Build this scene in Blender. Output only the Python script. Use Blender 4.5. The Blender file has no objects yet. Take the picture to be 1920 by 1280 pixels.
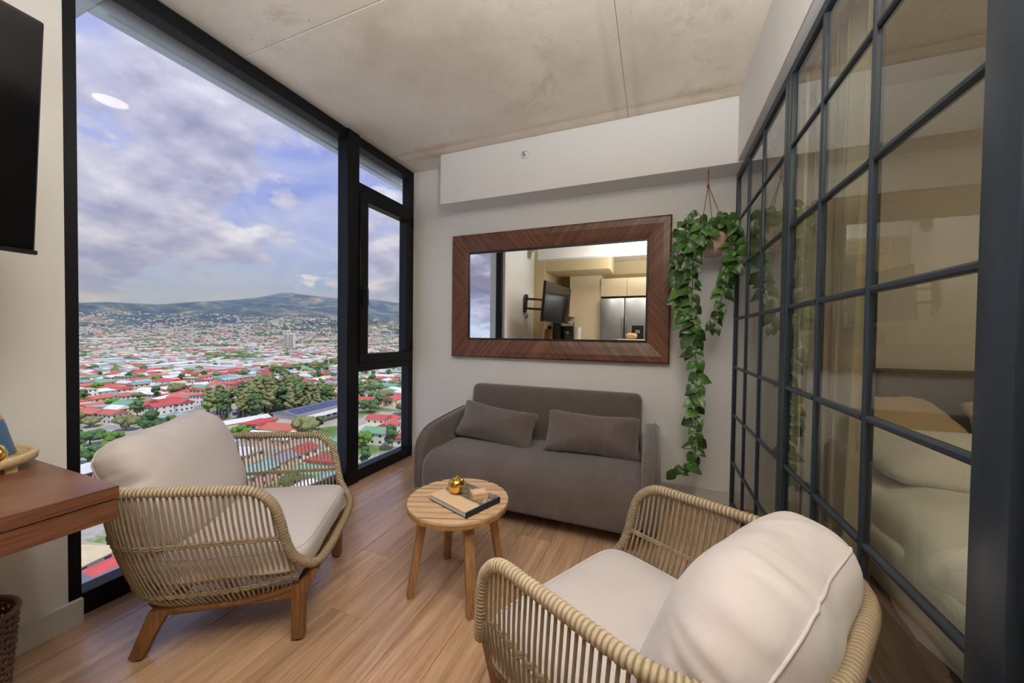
import bpy, bmesh, math, random
from mathutils import Vector, Matrix, noise
sc = bpy.context.scene
C = sc.collection
R = math.radians

# ------------------------------------------------------------------ camera
cam_d = bpy.data.cameras.new('camera'); cam = bpy.data.objects.new('camera', cam_d); C.objects.link(cam)
YAW, PIT, ROL, HC = R(21.58), R(-1.085), R(0.69), 1.15
fwd = Vector((-math.sin(YAW)*math.cos(PIT), math.cos(YAW)*math.cos(PIT), math.sin(PIT)))
rgt = Vector((math.cos(YAW), math.sin(YAW), 0)); upv = rgt.cross(fwd)
rg2 = rgt*math.cos(ROL)+upv*math.sin(ROL); up2 = -rgt*math.sin(ROL)+upv*math.cos(ROL)
mw = Matrix((rg2, up2, -fwd)).transposed().to_4x4(); mw.translation = Vector((0, 0, HC))
cam.matrix_world = mw
cam_d.sensor_width = 36; cam_d.lens = 679.77/1920*36; cam_d.clip_start = .02; cam_d.clip_end = 40000
sc.camera = cam
sc.view_settings.view_transform = 'Standard'; sc.view_settings.look = 'None'
sc.view_settings.gamma = 1; sc.view_settings.use_curve_mapping = False
sc.view_settings.exposure = EXPO = 0.05

# ------------------------------------------------------------------ node helpers
def nt_new(m):
    m.use_nodes = True; nt = m.node_tree; nt.nodes.clear(); return nt
def N(nt, typ, **kw):
    n = nt.nodes.new(typ)
    for k, v in kw.items():
        if k.startswith('i_'):
            n.inputs[k[2:].replace('_', ' ')].default_value = v
        else: setattr(n, k, v)
    return n
def L(nt, a, b): nt.links.new(a, b)
def math_n(nt, op, a, b=None, clamp=False):
    n = nt.nodes.new('ShaderNodeMath'); n.operation = op; n.use_clamp = clamp
    for i, v in enumerate((a, b)):
        if v is None: continue
        if isinstance(v, (int, float)): n.inputs[i].default_value = v
        else: L(nt, v, n.inputs[i])
    return n.outputs[0]
def ramp(nt, fac, stops, interp='LINEAR'):
    n = nt.nodes.new('ShaderNodeValToRGB'); cr = n.color_ramp; cr.interpolation = interp
    while len(cr.elements) < len(stops): cr.elements.new(.5)
    for e, (p, c) in zip(cr.elements, stops):
        e.position = p; e.color = (*c, 1) if len(c) == 3 else c
    L(nt, fac, n.inputs[0]); return n.outputs[0]
def mixc(nt, fac, a, b, blend='MIX'):
    n = nt.nodes.new('ShaderNodeMix'); n.data_type = 'RGBA'; n.blend_type = blend
    for i, v in ((0, fac), (6, a), (7, b)):
        if isinstance(v, (int, float)): n.inputs[i].default_value = v
        elif isinstance(v, tuple): n.inputs[i].default_value = (*v, 1) if len(v) == 3 else v
        else: L(nt, v, n.inputs[i])
    return n.outputs[2]
def s2l(r, g, b):
    f = lambda c: (c/255/12.92) if c <= 10 else ((c/255+.055)/1.055)**2.4
    return (f(r), f(g), f(b))

# ------------------------------------------------------------------ world: blue sky with cumulus
w = bpy.data.worlds.new('sky'); sc.world = w; nt = nt_new(w)
tc = N(nt, 'ShaderNodeTexCoord'); sx = N(nt, 'ShaderNodeSeparateXYZ'); L(nt, tc.outputs['Generated'], sx.inputs[0])
zp = math_n(nt, 'MAXIMUM', sx.outputs[2], 0.0)
SEED, CS = 52.6, 1.0
def cloud_density(dz, detail):
    """billowy density of the cloud deck seen along a direction (dz lifts the sample towards the zenith)"""
    zc = math_n(nt, 'ADD', zp, .34+dz); cx = N(nt, 'ShaderNodeCombineXYZ')
    L(nt, math_n(nt, 'DIVIDE', sx.outputs[0], zc), cx.inputs[0]); L(nt, math_n(nt, 'DIVIDE', sx.outputs[1], zc), cx.inputs[1]); cx.inputs[2].default_value = SEED
    n = N(nt, 'ShaderNodeTexNoise', i_Scale=CS, i_Detail=detail, i_Roughness=.56, i_Lacunarity=2.15); L(nt, cx.outputs[0], n.inputs['Vector'])
    return n.outputs[0], cx
n0, cx0 = cloud_density(0, 8)
n1u, _ = cloud_density(.035, 7)
v = N(nt, 'ShaderNodeTexVoronoi', voronoi_dimensions='2D', i_Scale=CS*5.5); L(nt, cx0.outputs[0], v.inputs['Vector'])
n1 = math_n(nt, 'SUBTRACT', math_n(nt, 'ADD', n0, math_n(nt, 'MULTIPLY', math_n(nt, 'SUBTRACT', .40, zp, True), .10)), math_n(nt, 'MULTIPLY', v.outputs['Distance'], .055))
mask = ramp(nt, n1, [(0.482, (0, 0, 0)), (0.502, (.8, .8, .8)), (0.537, (1, 1, 1))])
# sunlit tops are bright, thick undersides grey
lit = math_n(nt, 'SUBTRACT', n0, n1u)
thick = math_n(nt, 'MULTIPLY', math_n(nt, 'SUBTRACT', n1, 0.532), -1.3)
sh = math_n(nt, 'ADD', math_n(nt, 'ADD', math_n(nt, 'MULTIPLY', lit, 5.0), thick), .50)
litc = ramp(nt, sh, [(.15, s2l(118, 116, 142)), (.40, s2l(150, 147, 172)), (.62, s2l(176, 173, 194)), (.92, s2l(212, 210, 222))])
wn = N(nt, 'ShaderNodeTexNoise', i_Scale=2.2, i_Detail=5, i_Roughness=.62, i_Distortion=.6); L(nt, cx0.outputs[0], wn.inputs['Vector'])
wisp = ramp(nt, wn.outputs[0], [(.34, (0, 0, 0)), (.66, (.75, .75, .75))])
blue = ramp(nt, zp, [(0, s2l(168, 186, 218)), (.08, s2l(128, 152, 204)), (.30, s2l(110, 124, 190)), (1, s2l(84, 102, 178))])
skyc = mixc(nt, wisp, blue, s2l(176, 178, 206))
skyc = mixc(nt, mask, skyc, litc)
hz = ramp(nt, zp, [(0, (.5, .5, .5)), (.10, (0, 0, 0))])
skyc = mixc(nt, hz, skyc, s2l(190, 198, 216))
bg = N(nt, 'ShaderNodeBackground', i_Strength=1.6); L(nt, skyc, bg.inputs[0])
wo = N(nt, 'ShaderNodeOutputWorld'); L(nt, bg.outputs[0], wo.inputs[0])
SKY = bg
HAZE = 2.0e-4
LIV, LIV_FILL, LIV3, BED, UPL_FILL = .35, 6, 2.0, 9, 104      # lamp powers; the second downlight and the uplighter are added fill

# sun high behind the building: it lights the town and never enters the room
sun_d = bpy.data.lights.new('sun', 'SUN'); sun = bpy.data.objects.new('sun', sun_d); C.objects.link(sun)
sun_d.energy = 3.4; sun_d.angle = R(.6); sun_d.color = (1, .96, .9)
sun.rotation_euler = Vector((-.55, .25, -.8)).to_track_quat('-Z', 'Y').to_euler(); sun.location = (40, -10, 60)

# ------------------------------------------------------------------ materials
MATS = {}
def M(name, col, rough=.6, metal=0., var=None, bump=None, coords='Object', spec=None, sheen=0, rnd=0., stretch=None, coat=0, wave=None, rot=None, col2=None):
    """var=(scale, amount) noise tint, bump=(scale, strength, distance), wave=(scale, colour amount, bump strength, axis), rnd = tint per object"""
    if name in MATS: return MATS[name]
    m = bpy.data.materials.new(name); nt = nt_new(m); MATS[name] = m
    b = N(nt, 'ShaderNodeBsdfPrincipled'); o = N(nt, 'ShaderNodeOutputMaterial'); L(nt, b.outputs[0], o.inputs[0])
    b.inputs['Base Color'].default_value = (*col, 1); b.inputs['Roughness'].default_value = rough; b.inputs['Metallic'].default_value = metal
    if spec is not None: b.inputs['Specular IOR Level'].default_value = spec
    if sheen: b.inputs['Sheen Weight'].default_value = sheen
    if coat: b.inputs['Coat Weight'].default_value = coat; b.inputs['Coat Roughness'].default_value = .15
    if not (var or bump or wave or rnd): return m
    t = N(nt, 'ShaderNodeTexCoord'); vec = t.outputs[coords]
    mp = N(nt, 'ShaderNodeMapping'); L(nt, vec, mp.inputs[0])
    if stretch: mp.inputs['Scale'].default_value = stretch
    if rot: mp.inputs['Rotation'].default_value = rot
    vec = mp.outputs[0]
    oi = None
    if rnd:
        oi = N(nt, 'ShaderNodeObjectInfo')
        ad = N(nt, 'ShaderNodeVectorMath', operation='ADD'); L(nt, vec, ad.inputs[0])
        sc_ = N(nt, 'ShaderNodeVectorMath', operation='SCALE'); sc_.inputs[0].default_value = (37, 19, 53); L(nt, oi.outputs['Random'], sc_.inputs[3])
        L(nt, sc_.outputs[0], ad.inputs[1]); vec = ad.outputs[0]
    c = col; cout = None
    d2 = col2 or tuple(x*.55 for x in col)
    if var:
        n = N(nt, 'ShaderNodeTexNoise', i_Scale=var[0], i_Detail=6, i_Roughness=.6); L(nt, vec, n.inputs['Vector'])
        f = ramp(nt, n.outputs[0], [(.35, (0, 0, 0)), (.68, (var[1],)*3)])
        cout = mixc(nt, f, col, d2)
    h = None
    if wave:
        wv = N(nt, 'ShaderNodeTexWave', bands_direction=wave[3], i_Scale=wave[0], i_Distortion=wave[4] if len(wave) > 4 else 0, i_Detail=2)
        L(nt, vec, wv.inputs['Vector'])
        if name == 'rope_wrap': wv.inputs['Phase Offset'].default_value = -math.pi/2
        f = math_n(nt, 'MULTIPLY', wv.outputs['Fac'], wave[1])
        cout = mixc(nt, f, cout if cout is not None else col, d2)
        if wave[2]:
            bp = N(nt, 'ShaderNodeBump', i_Strength=wave[2], i_Distance=.004); bp.invert = True
            L(nt, wv.outputs['Fac'], bp.inputs['Height']); h = bp
    if rnd:
        v = math_n(nt, 'ADD', math_n(nt, 'MULTIPLY', oi.outputs['Random'], rnd), 1-rnd/2)
        hs = N(nt, 'ShaderNodeHueSaturation'); L(nt, v, hs.inputs['Value'])
        if cout is not None: L(nt, cout, hs.inputs['Color'])
        else: hs.inputs['Color'].default_value = (*col, 1)
        cout = hs.outputs[0]
    if cout is not None: L(nt, cout, b.inputs['Base Color'])
    if bump:
        n = N(nt, 'ShaderNodeTexNoise', i_Scale=bump[0], i_Detail=5); L(nt, vec, n.inputs['Vector'])
        bp = N(nt, 'ShaderNodeBump', i_Strength=bump[1], i_Distance=bump[2] if len(bump) > 2 else .01)
        L(nt, n.outputs[0], bp.inputs['Height'])
        if h: L(nt, h.outputs[0], bp.inputs['Normal'])
        h = bp
    if h: L(nt, h.outputs[0], b.inputs['Normal'])
    return m

def glass_mat(name, tint, boost=1.6, ior=1.5):
    m = bpy.data.materials.new(name); nt = nt_new(m)
    tr = N(nt, 'ShaderNodeBsdfTransparent'); tr.inputs[0].default_value = (*tint, 1)
    gl = N(nt, 'ShaderNodeBsdfGlossy'); gl.inputs['Roughness'].default_value = 0.0
    fr = N(nt, 'ShaderNodeFresnel'); fr.inputs[0].default_value = ior
    ge = N(nt, 'ShaderNodeNewGeometry')
    f = math_n(nt, 'MULTIPLY', math_n(nt, 'MULTIPLY', fr.outputs[0], boost, True), math_n(nt, 'SUBTRACT', 1.0, ge.outputs['Backfacing']))
    mx = N(nt, 'ShaderNodeMixShader'); L(nt, f, mx.inputs[0]); L(nt, tr.outputs[0], mx.inputs[1]); L(nt, gl.outputs[0], mx.inputs[2])
    o = N(nt, 'ShaderNodeOutputMaterial'); L(nt, mx.outputs[0], o.inputs[0]); return m
def emit_mat(name, col, s):
    m = bpy.data.materials.new(name); nt = nt_new(m); e = N(nt, 'ShaderNodeEmission', i_Strength=s); e.inputs[0].default_value = (*col, 1)
    o = N(nt, 'ShaderNodeOutputMaterial'); L(nt, e.outputs[0], o.inputs[0]); return m

m_wall = M('wall_paint', s2l(226, 222, 216), .75, bump=(90, .03, .004))
m_kwall = M('kitchen_beige_paint', s2l(206, 184, 142), .7)
m_bwall = M('bedroom_tan_paint', s2l(198, 174, 136), .7)
m_white = M('white_paint', s2l(228, 226, 222), .55)
m_base = M('baseboard_paint', s2l(205, 200, 190), .5)
m_black = M('window_frame_black', s2l(8, 9, 12), .5, spec=.3)
m_steel = M('dark_steel_paint', s2l(42, 52, 64), .38, var=(14, .25), bump=(60, .04, .002))
m_glass = glass_mat('window_glass', (.96, .98, .98), 1.0)
m_pane = glass_mat('partition_glass', (.86, .88, .84), 1.7)
m_rope = M('rope', s2l(200, 180, 150), .85, wave=(160, .55, .6, 'DIAGONAL', 1.0), coords='UV', var=(40, .35), col2=s2l(112, 86, 50))
m_wrap = M('rope_wrap', s2l(206, 187, 158), .85, coords='UV', var=(160, .3), wave=(2*math.pi/(20*.0115), .75, 0, 'Y'), col2=s2l(96, 74, 46))  # wave darkens the grooves between coils: crease shade put into the colour
m_teak = M('teak', s2l(146, 102, 60), .5, var=(9, .8), stretch=(12, 12, 1.2), bump=(40, .12, .002), col2=s2l(96, 58, 28), rnd=.12)
m_cushion = M('cushion_fabric', s2l(206, 196, 193), .9, sheen=.2, bump=(9, .16, .03), var=(5, .12))
m_cord = M('corduroy', s2l(110, 96, 87), .95, sheen=.4, wave=(34, .5, .5, 'X'), var=(7, .5), bump=(18, .1, .01))
m_cordp = M('corduroy_pillow', s2l(114, 99, 90), .95, sheen=.4, wave=(34, .5, .5, 'X'), var=(6, .5), bump=(9, .2, .03))
m_walnut = M('walnut', s2l(128, 84, 60), .32, var=(5, .9), stretch=(1.6, 1.6, 30), bump=(60, .05, .001), col2=s2l(84, 50, 34))
m_gold = M('polished_gold', s2l(236, 188, 96), .08, 1.0)
m_mirror = M('mirror_glass', (.93, .94, .93), .0, 1.0)
m_ceram = M('blush_ceramic', s2l(206, 176, 160), .25, coat=.4)
m_leaf = M('leaf', s2l(78, 116, 44), .35, rnd=1.1, var=(22, .6), col2=s2l(20, 48, 22), coat=.15)
m_stem = M('vine_stem', s2l(78, 70, 34), .6)
m_leather = M('copper_leather', s2l(150, 84, 62), .6)
m_chrome = M('brushed_steel', s2l(196, 198, 200), .28, 1.0)
m_dark = M('black_plastic', s2l(16, 17, 19), .4)
m_screen = M('tv_screen', s2l(6, 7, 9), .14)
m_rubber = M('rubber', s2l(20, 18, 17), .8)

def concrete():
    m = bpy.data.materials.new('board_concrete'); nt = nt_new(m)
    b = N(nt, 'ShaderNodeBsdfPrincipled'); o = N(nt, 'ShaderNodeOutputMaterial'); L(nt, b.outputs[0], o.inputs[0]); b.inputs['Roughness'].default_value = .7
    t = N(nt, 'ShaderNodeTexCoord'); v = t.outputs['Object']
    a = N(nt, 'ShaderNodeTexNoise', i_Scale=1.3, i_Detail=8, i_Roughness=.65); L(nt, v, a.inputs['Vector'])
    c = ramp(nt, a.outputs[0], [(.3, s2l(208, 194, 174)), (.5, s2l(230, 217, 198)), (.7, s2l(240, 229, 214))])
    st = N(nt, 'ShaderNodeTexNoise', i_Scale=2.6, i_Detail=9, i_Roughness=.7, i_Distortion=.5); L(nt, v, st.inputs['Vector'])
    s = ramp(nt, st.outputs[0], [(.56, (0, 0, 0)), (.72, (.55, .55, .55))])
    c = mixc(nt, s, c, s2l(178, 146, 100))
    sx_ = N(nt, 'ShaderNodeSeparateXYZ'); L(nt, v, sx_.inputs[0])
    for ax, c0, wd_ in ((0, .2, .11), (1, -2.56, .09)):
        dd = math_n(nt, 'ABSOLUTE', math_n(nt, 'ADD', sx_.outputs[ax], c0))
        dd = math_n(nt, 'ABSOLUTE', math_n(nt, 'SUBTRACT', dd, wd_*.6))
        bnd = ramp(nt, math_n(nt, 'ADD', math_n(nt, 'DIVIDE', dd, wd_), math_n(nt, 'MULTIPLY', math_n(nt, 'SUBTRACT', .62, a.outputs[0]), 2.6)), [(.05, (.5, .5, .5)), (.75, (0, 0, 0))])
        c = mixc(nt, bnd, c, s2l(192, 158, 108))
    sp = N(nt, 'ShaderNodeTexNoise', i_Scale=34, i_Detail=3); L(nt, v, sp.inputs['Vector'])
    s2 = ramp(nt, sp.outputs[0], [(.70, (0, 0, 0)), (.76, (.5, .5, .5))]); c = mixc(nt, s2, c, s2l(130, 116, 98))
    L(nt, c, b.inputs['Base Color'])
    bp = N(nt, 'ShaderNodeBump', i_Strength=.25, i_Distance=.01); L(nt, a.outputs[0], bp.inputs['Height']); L(nt, bp.outputs[0], b.inputs['Normal'])
    return m
m_conc = concrete()
m_conc2 = M('grey_concrete', s2l(200, 205, 206), .8, var=(6, .3), bump=(30, .2, .004))

def plank_mat():
    m = bpy.data.materials.new('oak_plank'); nt = nt_new(m)
    b = N(nt, 'ShaderNodeBsdfPrincipled'); o = N(nt, 'ShaderNodeOutputMaterial'); L(nt, b.outputs[0], o.inputs[0])
    t = N(nt, 'ShaderNodeTexCoord'); oi = N(nt, 'ShaderNodeObjectInfo')
    ad = N(nt, 'ShaderNodeVectorMath', operation='ADD'); L(nt, t.outputs['Object'], ad.inputs[0])
    s_ = N(nt, 'ShaderNodeVectorMath', operation='SCALE'); s_.inputs[0].default_value = (31, 47, 13); L(nt, oi.outputs['Random'], s_.inputs[3]); L(nt, s_.outputs[0], ad.inputs[1])
    mp = N(nt, 'ShaderNodeMapping'); mp.inputs['Scale'].default_value = (16, 1.0, 1); L(nt, ad.outputs[0], mp.inputs[0])
    g = N(nt, 'ShaderNodeTexNoise', i_Scale=1.6, i_Detail=8, i_Roughness=.6, i_Distortion=.8); L(nt, mp.outputs[0], g.inputs['Vector'])
    c = ramp(nt, g.outputs[0], [(.3, s2l(158, 122, 92)), (.5, s2l(188, 150, 118)), (.7, s2l(204, 170, 138))])
    mp2 = N(nt, 'ShaderNodeMapping'); mp2.inputs['Scale'].default_value = (90, 2.5, 1); L(nt, ad.outputs[0], mp2.inputs[0])
    g2 = N(nt, 'ShaderNodeTexNoise', i_Scale=2.0, i_Detail=4); L(nt, mp2.outputs[0], g2.inputs['Vector'])
    c = mixc(nt, ramp(nt, g2.outputs[0], [(.5, (0, 0, 0)), (.7, (.35, .35, .35))]), c, s2l(136, 98, 68))
    hs = N(nt, 'ShaderNodeHueSaturation'); L(nt, math_n(nt, 'ADD', math_n(nt, 'MULTIPLY', oi.outputs['Random'], .3), .85), hs.inputs['Value']); L(nt, c, hs.inputs['Color'])
    L(nt, hs.outputs[0], b.inputs['Base Color']); b.inputs['Specular IOR Level'].default_value = .75
    L(nt, ramp(nt, g.outputs[0], [(.3, (.30,)*3), (.7, (.20,)*3)]), b.inputs['Roughness'])
    bp = N(nt, 'ShaderNodeBump', i_Strength=.12, i_Distance=.002); L(nt, g2.outputs[0], bp.inputs['Height']); L(nt, bp.outputs[0], b.inputs['Normal'])
    return m
m_plank = plank_mat()

def veneer(name, ang):
    m = bpy.data.materials.new(name); nt = nt_new(m)
    b = N(nt, 'ShaderNodeBsdfPrincipled'); o = N(nt, 'ShaderNodeOutputMaterial'); L(nt, b.outputs[0], o.inputs[0]); b.inputs['Roughness'].default_value = .38
    t = N(nt, 'ShaderNodeTexCoord'); mp0 = N(nt, 'ShaderNodeMapping'); mp0.inputs['Rotation'].default_value = (0, ang, 0); L(nt, t.outputs['Object'], mp0.inputs[0])
    mp = N(nt, 'ShaderNodeMapping'); mp.inputs['Scale'].default_value = (1.2, 4, 34); L(nt, mp0.outputs[0], mp.inputs[0])
    g = N(nt, 'ShaderNodeTexNoise', i_Scale=1.3, i_Detail=7, i_Roughness=.62, i_Distortion=.3); L(nt, mp.outputs[0], g.inputs['Vector'])
    c = ramp(nt, g.outputs[0], [(.28, s2l(60, 36, 24)), (.5, s2l(106, 66, 45)), (.72, s2l(138, 92, 64))])
    L(nt, c, b.inputs['Base Color']); return m
m_venA, m_venB = veneer('walnut_veneer_rising', R(-52)), veneer('walnut_veneer_falling', R(52))

# ------------------------------------------------------------------ mesh helpers
class MB:
    def __init__(s): s.v = []; s.f = []; s.uv = []; s.mi = []
    def add(s, verts, faces, uvs=None, mi=0):
        o = len(s.v); s.v += [tuple(p) for p in verts]
        for i, f in enumerate(faces):
            s.f.append(tuple(o+k for k in f)); s.mi.append(mi); s.uv.append(uvs[i] if uvs else None)
        return s
    def box(s, x0, x1, y0, y1, z0, z1, mi=0):
        return s.add([(x0,y0,z0),(x1,y0,z0),(x1,y1,z0),(x0,y1,z0),(x0,y0,z1),(x1,y0,z1),(x1,y1,z1),(x0,y1,z1)],
              [(3,2,1,0),(4,5,6,7),(0,1,5,4),(1,2,6,5),(2,3,7,6),(3,0,4,7)], mi=mi)
    def prism(s, poly, z0, z1, axis='z', mi=0):
        n = len(poly)
        P = lambda a, b, c: (a, b, c) if axis == 'z' else ((c, a, b) if axis == 'x' else (a, c, b))
        vs = [P(a, b, z0) for a, b in poly]+[P(a, b, z1) for a, b in poly]
        fs = [tuple(range(n))[::-1], tuple(range(n, 2*n))]+[(i, (i+1) % n, n+(i+1) % n, n+i) for i in range(n)]
        if axis == 'y': fs = [f[::-1] for f in fs]
        return s.add(vs, fs, mi=mi)
    def lathe(s, prof, n=32, cx=0, cy=0, mi=0):
        vs = []; k = len(prof)
        for i in range(n):
            a = 2*math.pi*i/n
            for r, z in prof: vs.append((cx+r*math.cos(a), cy+r*math.sin(a), z))
        fs = [(i*k+j, ((i+1) % n)*k+j, ((i+1) % n)*k+j+1, i*k+j+1) for i in range(n) for j in range(k-1)]
        return s.add(vs, fs, mi=mi)
    def tube(s, pts, r, n=8, closed=False, cap=True, mi=0, vs_=1.0):
        pts = [Vector(p) for p in pts]; m = len(pts)
        rr = r if isinstance(r, (list, tuple)) else [r]*m
        T = []
        for i in range(m):
            a = pts[(i-1) % m] if (closed or i) else pts[i]; b = pts[(i+1) % m] if (closed or i < m-1) else pts[i]
            T.append((b-a).normalized())
        ref = Vector((0, 0, 1)) if abs(T[0].z) < .9 else Vector((1, 0, 0))
        nn = T[0].cross(ref).normalized(); vs = []; dist = [0]
        for i in range(m):
            if i:
                nn = (nn-T[i]*nn.dot(T[i])).normalized(); dist.append(dist[-1]+(pts[i]-pts[i-1]).length*vs_)
            bb = T[i].cross(nn)
            for k in range(n):
                a = 2*math.pi*k/n; vs.append(pts[i]+(nn*math.cos(a)+bb*math.sin(a))*rr[i])
        fs = []; uv = []
        for i in range(m if closed else m-1):
            j = (i+1) % m; d0 = dist[i]; d1 = dist[j] if j else dist[i]+(pts[0]-pts[i]).length*vs_
            for k in range(n):
                fs.append((i*n+k, i*n+(k+1) % n, j*n+(k+1) % n, j*n+k))
                u0, u1 = k/n*.03, (k+1)/n*.03; uv.append([(u0, d0), (u1, d0), (u1, d1), (u0, d1)])
        if cap and not closed:
            fs += [tuple(range(n))[::-1], tuple((m-1)*n+k for k in range(n))]; uv += [[(0, 0)]*n]*2
        return s.add(vs, fs, uv, mi)
    def mesh(s, name, mats, smooth=False):
        me = bpy.data.meshes.new(name); me.from_pydata(s.v, [], s.f)
        for m in (mats if isinstance(mats, (list, tuple)) else [mats]): me.materials.append(m)
        if any(s.mi): me.polygons.foreach_set('material_index', s.mi)
        if any(s.uv):
            ul = me.uv_layers.new(name='UVMap'); flat = []
            for f, u in zip(s.f, s.uv):
                for q in (u or [(0, 0)]*len(f)): flat += [q[0], q[1]]
            ul.data.foreach_set('uv', flat)
        if smooth: me.polygons.foreach_set('use_smooth', [True]*len(s.f))
        me.update(); return me
def bev(mb, name, mats, w, segs=2, smooth=True, angle=30):
    """mesh with all sharp edges rounded"""
    me = mb.mesh(name, mats); bm = bmesh.new(); bm.from_mesh(me)
    bmesh.ops.remove_doubles(bm, verts=bm.verts, dist=1e-6)
    bmesh.ops.recalc_face_normals(bm, faces=bm.faces)
    ed = [e for e in bm.edges if len(e.link_faces) == 2 and e.calc_face_angle(0) > R(angle)]
    bmesh.ops.bevel(bm, geom=ed, offset=w, segments=segs, profile=.5, affect='EDGES', clamp_overlap=True)
    bm.to_mesh(me); bm.free()
    if smooth:
        me.polygons.foreach_set('use_smooth', [True]*len(me.polygons))
        try: me.set_sharp_from_angle(angle=R(40))
        except Exception: pass
    return me
def link(name, me, parent=None, loc=None, rz=0):
    o = bpy.data.objects.new(name, me); C.objects.link(o)
    if parent: o.parent = parent
    if loc: o.location = loc
    if rz: o.rotation_euler = (0, 0, rz)
    return o
def tag(o, label=None, cat=None, group=None, kind=None):
    if label: o['label'] = label
    if cat: o['category'] = cat
    if group: o['group'] = group
    if kind: o['kind'] = kind
    return o
def empty(name, loc=(0, 0, 0), rz=0, **kw):
    o = bpy.data.objects.new(name, None); C.objects.link(o); o.location = loc; o.rotation_euler = (0, 0, rz); o.empty_display_size = .1
    return tag(o, **kw)
def struct(name, me, parent=None):
    o = link(name, me, parent)
    if not parent: o['kind'] = 'structure'
    return o
def bxm(name, mats, *b, w=0, segs=2):
    mb = MB().box(*b)
    return bev(mb, name, mats, w, segs) if w else mb.mesh(name, mats)
def catmull(pts, sub, closed=False):
    P = [Vector(p) for p in pts]; n = len(P); out = []
    for i in range(n if closed else n-1):
        p0 = P[(i-1) % n] if (closed or i) else P[0]*2-P[1]; p1 = P[i]; p2 = P[(i+1) % n]
        p3 = P[(i+2) % n] if (closed or i+2 < n) else P[-1]*2-P[-2]
        for k in range(sub):
            t = k/sub
            out.append(.5*((2*p1)+(p2-p0)*t+(2*p0-5*p1+4*p2-p3)*t*t+(3*p1-p0-3*p2+p3)*t**3))
    if not closed: out.append(P[-1])
    return out
def wrinkle(p, ex, ey, wr, wf, seed):
    e = max(abs(ex), abs(ey)); o_ = Vector((seed, seed*2, 0))
    d = noise.noise(p*wf+o_)*wr*(.35+e)+noise.noise(Vector((p.x*wf*3.2, p.y*wf*3.2, p.z*wf*.8))+o_)*wr*.55*e**3+noise.noise(Vector((math.atan2(ey, ex)*11, seed*1.7, p.z*4)))*wr*.75*e**7
    return p*(1+d)
def superq(a, b, c, n=5, m=2.4, res=18, wr=0., seed=0, wf=6, sag=None):
    """pillow: rounded-rectangle outline in x,y and puffy in z"""
    mb = MB(); idx = {}; vs = []; fs = []
    def pt(x, y, z):
        k = (round(x, 5), round(y, 5), round(z, 5))
        if k in idx: return idx[k]
        q = ((abs(x)**n+abs(y)**n)**(m/n)+abs(z)**m)**(-1/m)
        p = Vector((x*q*a, y*q*b, z*q*c))
        if wr: p = wrinkle(p, x*q, y*q, wr, wf, seed)
        if sag: p = sag(p)
        idx[k] = len(vs); vs.append(p); return idx[k]
    g = [-1+2*i/res for i in range(res+1)]; g = [math.copysign(abs(t)**.8, t) for t in g]
    zr = max(4, res//2); gz = [-1+2*i/zr for i in range(zr+1)]
    for i in range(res):
        for j in range(res):
            for z in (-1, 1):
                q = [pt(g[i], g[j], z), pt(g[i+1], g[j], z), pt(g[i+1], g[j+1], z), pt(g[i], g[j+1], z)]
                fs.append(q if z > 0 else q[::-1])
    for i in range(res):
        for k in range(zr):
            for s in (-1, 1):
                q = [pt(s, g[i], gz[k]), pt(s, g[i+1], gz[k]), pt(s, g[i+1], gz[k+1]), pt(s, g[i], gz[k+1])]
                fs.append(q if s > 0 else q[::-1])
                q = [pt(g[i], s, gz[k]), pt(g[i+1], s, gz[k]), pt(g[i+1], s, gz[k+1]), pt(g[i], s, gz[k+1])]
                fs.append(q[::-1] if s > 0 else q)
    return mb.add(vs, fs)
def sq_ring(a, b, c, n, m, zc, cnt=64, off=1.0):
    k = (1-abs(zc)**m)**(1/m); pts = []
    for i in range(cnt):
        t = 2*math.pi*i/cnt; x, y = math.cos(t), math.sin(t)
        q = (abs(x)**n+abs(y)**n)**(-1/n); pts.append((x*q*k*a*off, y*q*k*b*off, zc*c))
    return pts
def xf(mb, mat):
    mb.v = [tuple(mat @ Vector(p)) for p in mb.v]; return mb

# ------------------------------------------------------------------ room dimensions
XW, YB, H, XP = -2.122, 2.83, 2.645, .50
YK, XE, YS = -2.0, 3.1, -.7          # kitchen end wall, bedroom far wall, kitchen stub wall

# floor: individual boards on a dark underlay
fl = struct('floor', bxm('floor', m_dark, XW-.08, XE, YK, YB, -.06, -.012))
pw, pl = .18, 1.22
pm = bev(MB().box(0, pw-.0012, 0, pl-.0012, -.012, 0), 'plank', m_plank, .0012, 1, smooth=False)
random.seed(4)
i = 0; x = XW-.02
while x < XE-.01:
    y = YK-random.random()*pl*.9-.1
    while y < YB:
        y0, y1 = max(y, YK), min(y+pl, YB); x1 = min(x+pw, XE)
        if y1-y0 > .05:
            if y0 == y and y1 == y+pl and x1 == x+pw: link('plank', pm, fl, (x, y, 0))
            else: link('plank', bev(MB().box(0, x1-x-.0012, 0, y1-y0-.0012, -.012, 0), 'plank_cut', m_plank, .0012, 1, smooth=False), fl, (x, y0, 0))
        y += pl
    x += pw

# ceiling: cast concrete bays with recessed joints
ce = struct('ceiling', bxm('ceiling', m_conc, XW, XE, YK, YB, H+.006, H+.25))
for xa, xb in ((XW, -.2), (-.2, XE)):
    for ya, yb in ((YK, 1.32), (1.32, 2.52), (2.52, YB)):
        g = .002
        link('ceiling_panel', bev(MB().box(xa+g, xb-g, ya+g, yb-g, H, H+.02), 'ceiling_panel', m_conc, .002, 1, smooth=False), ce)

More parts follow.
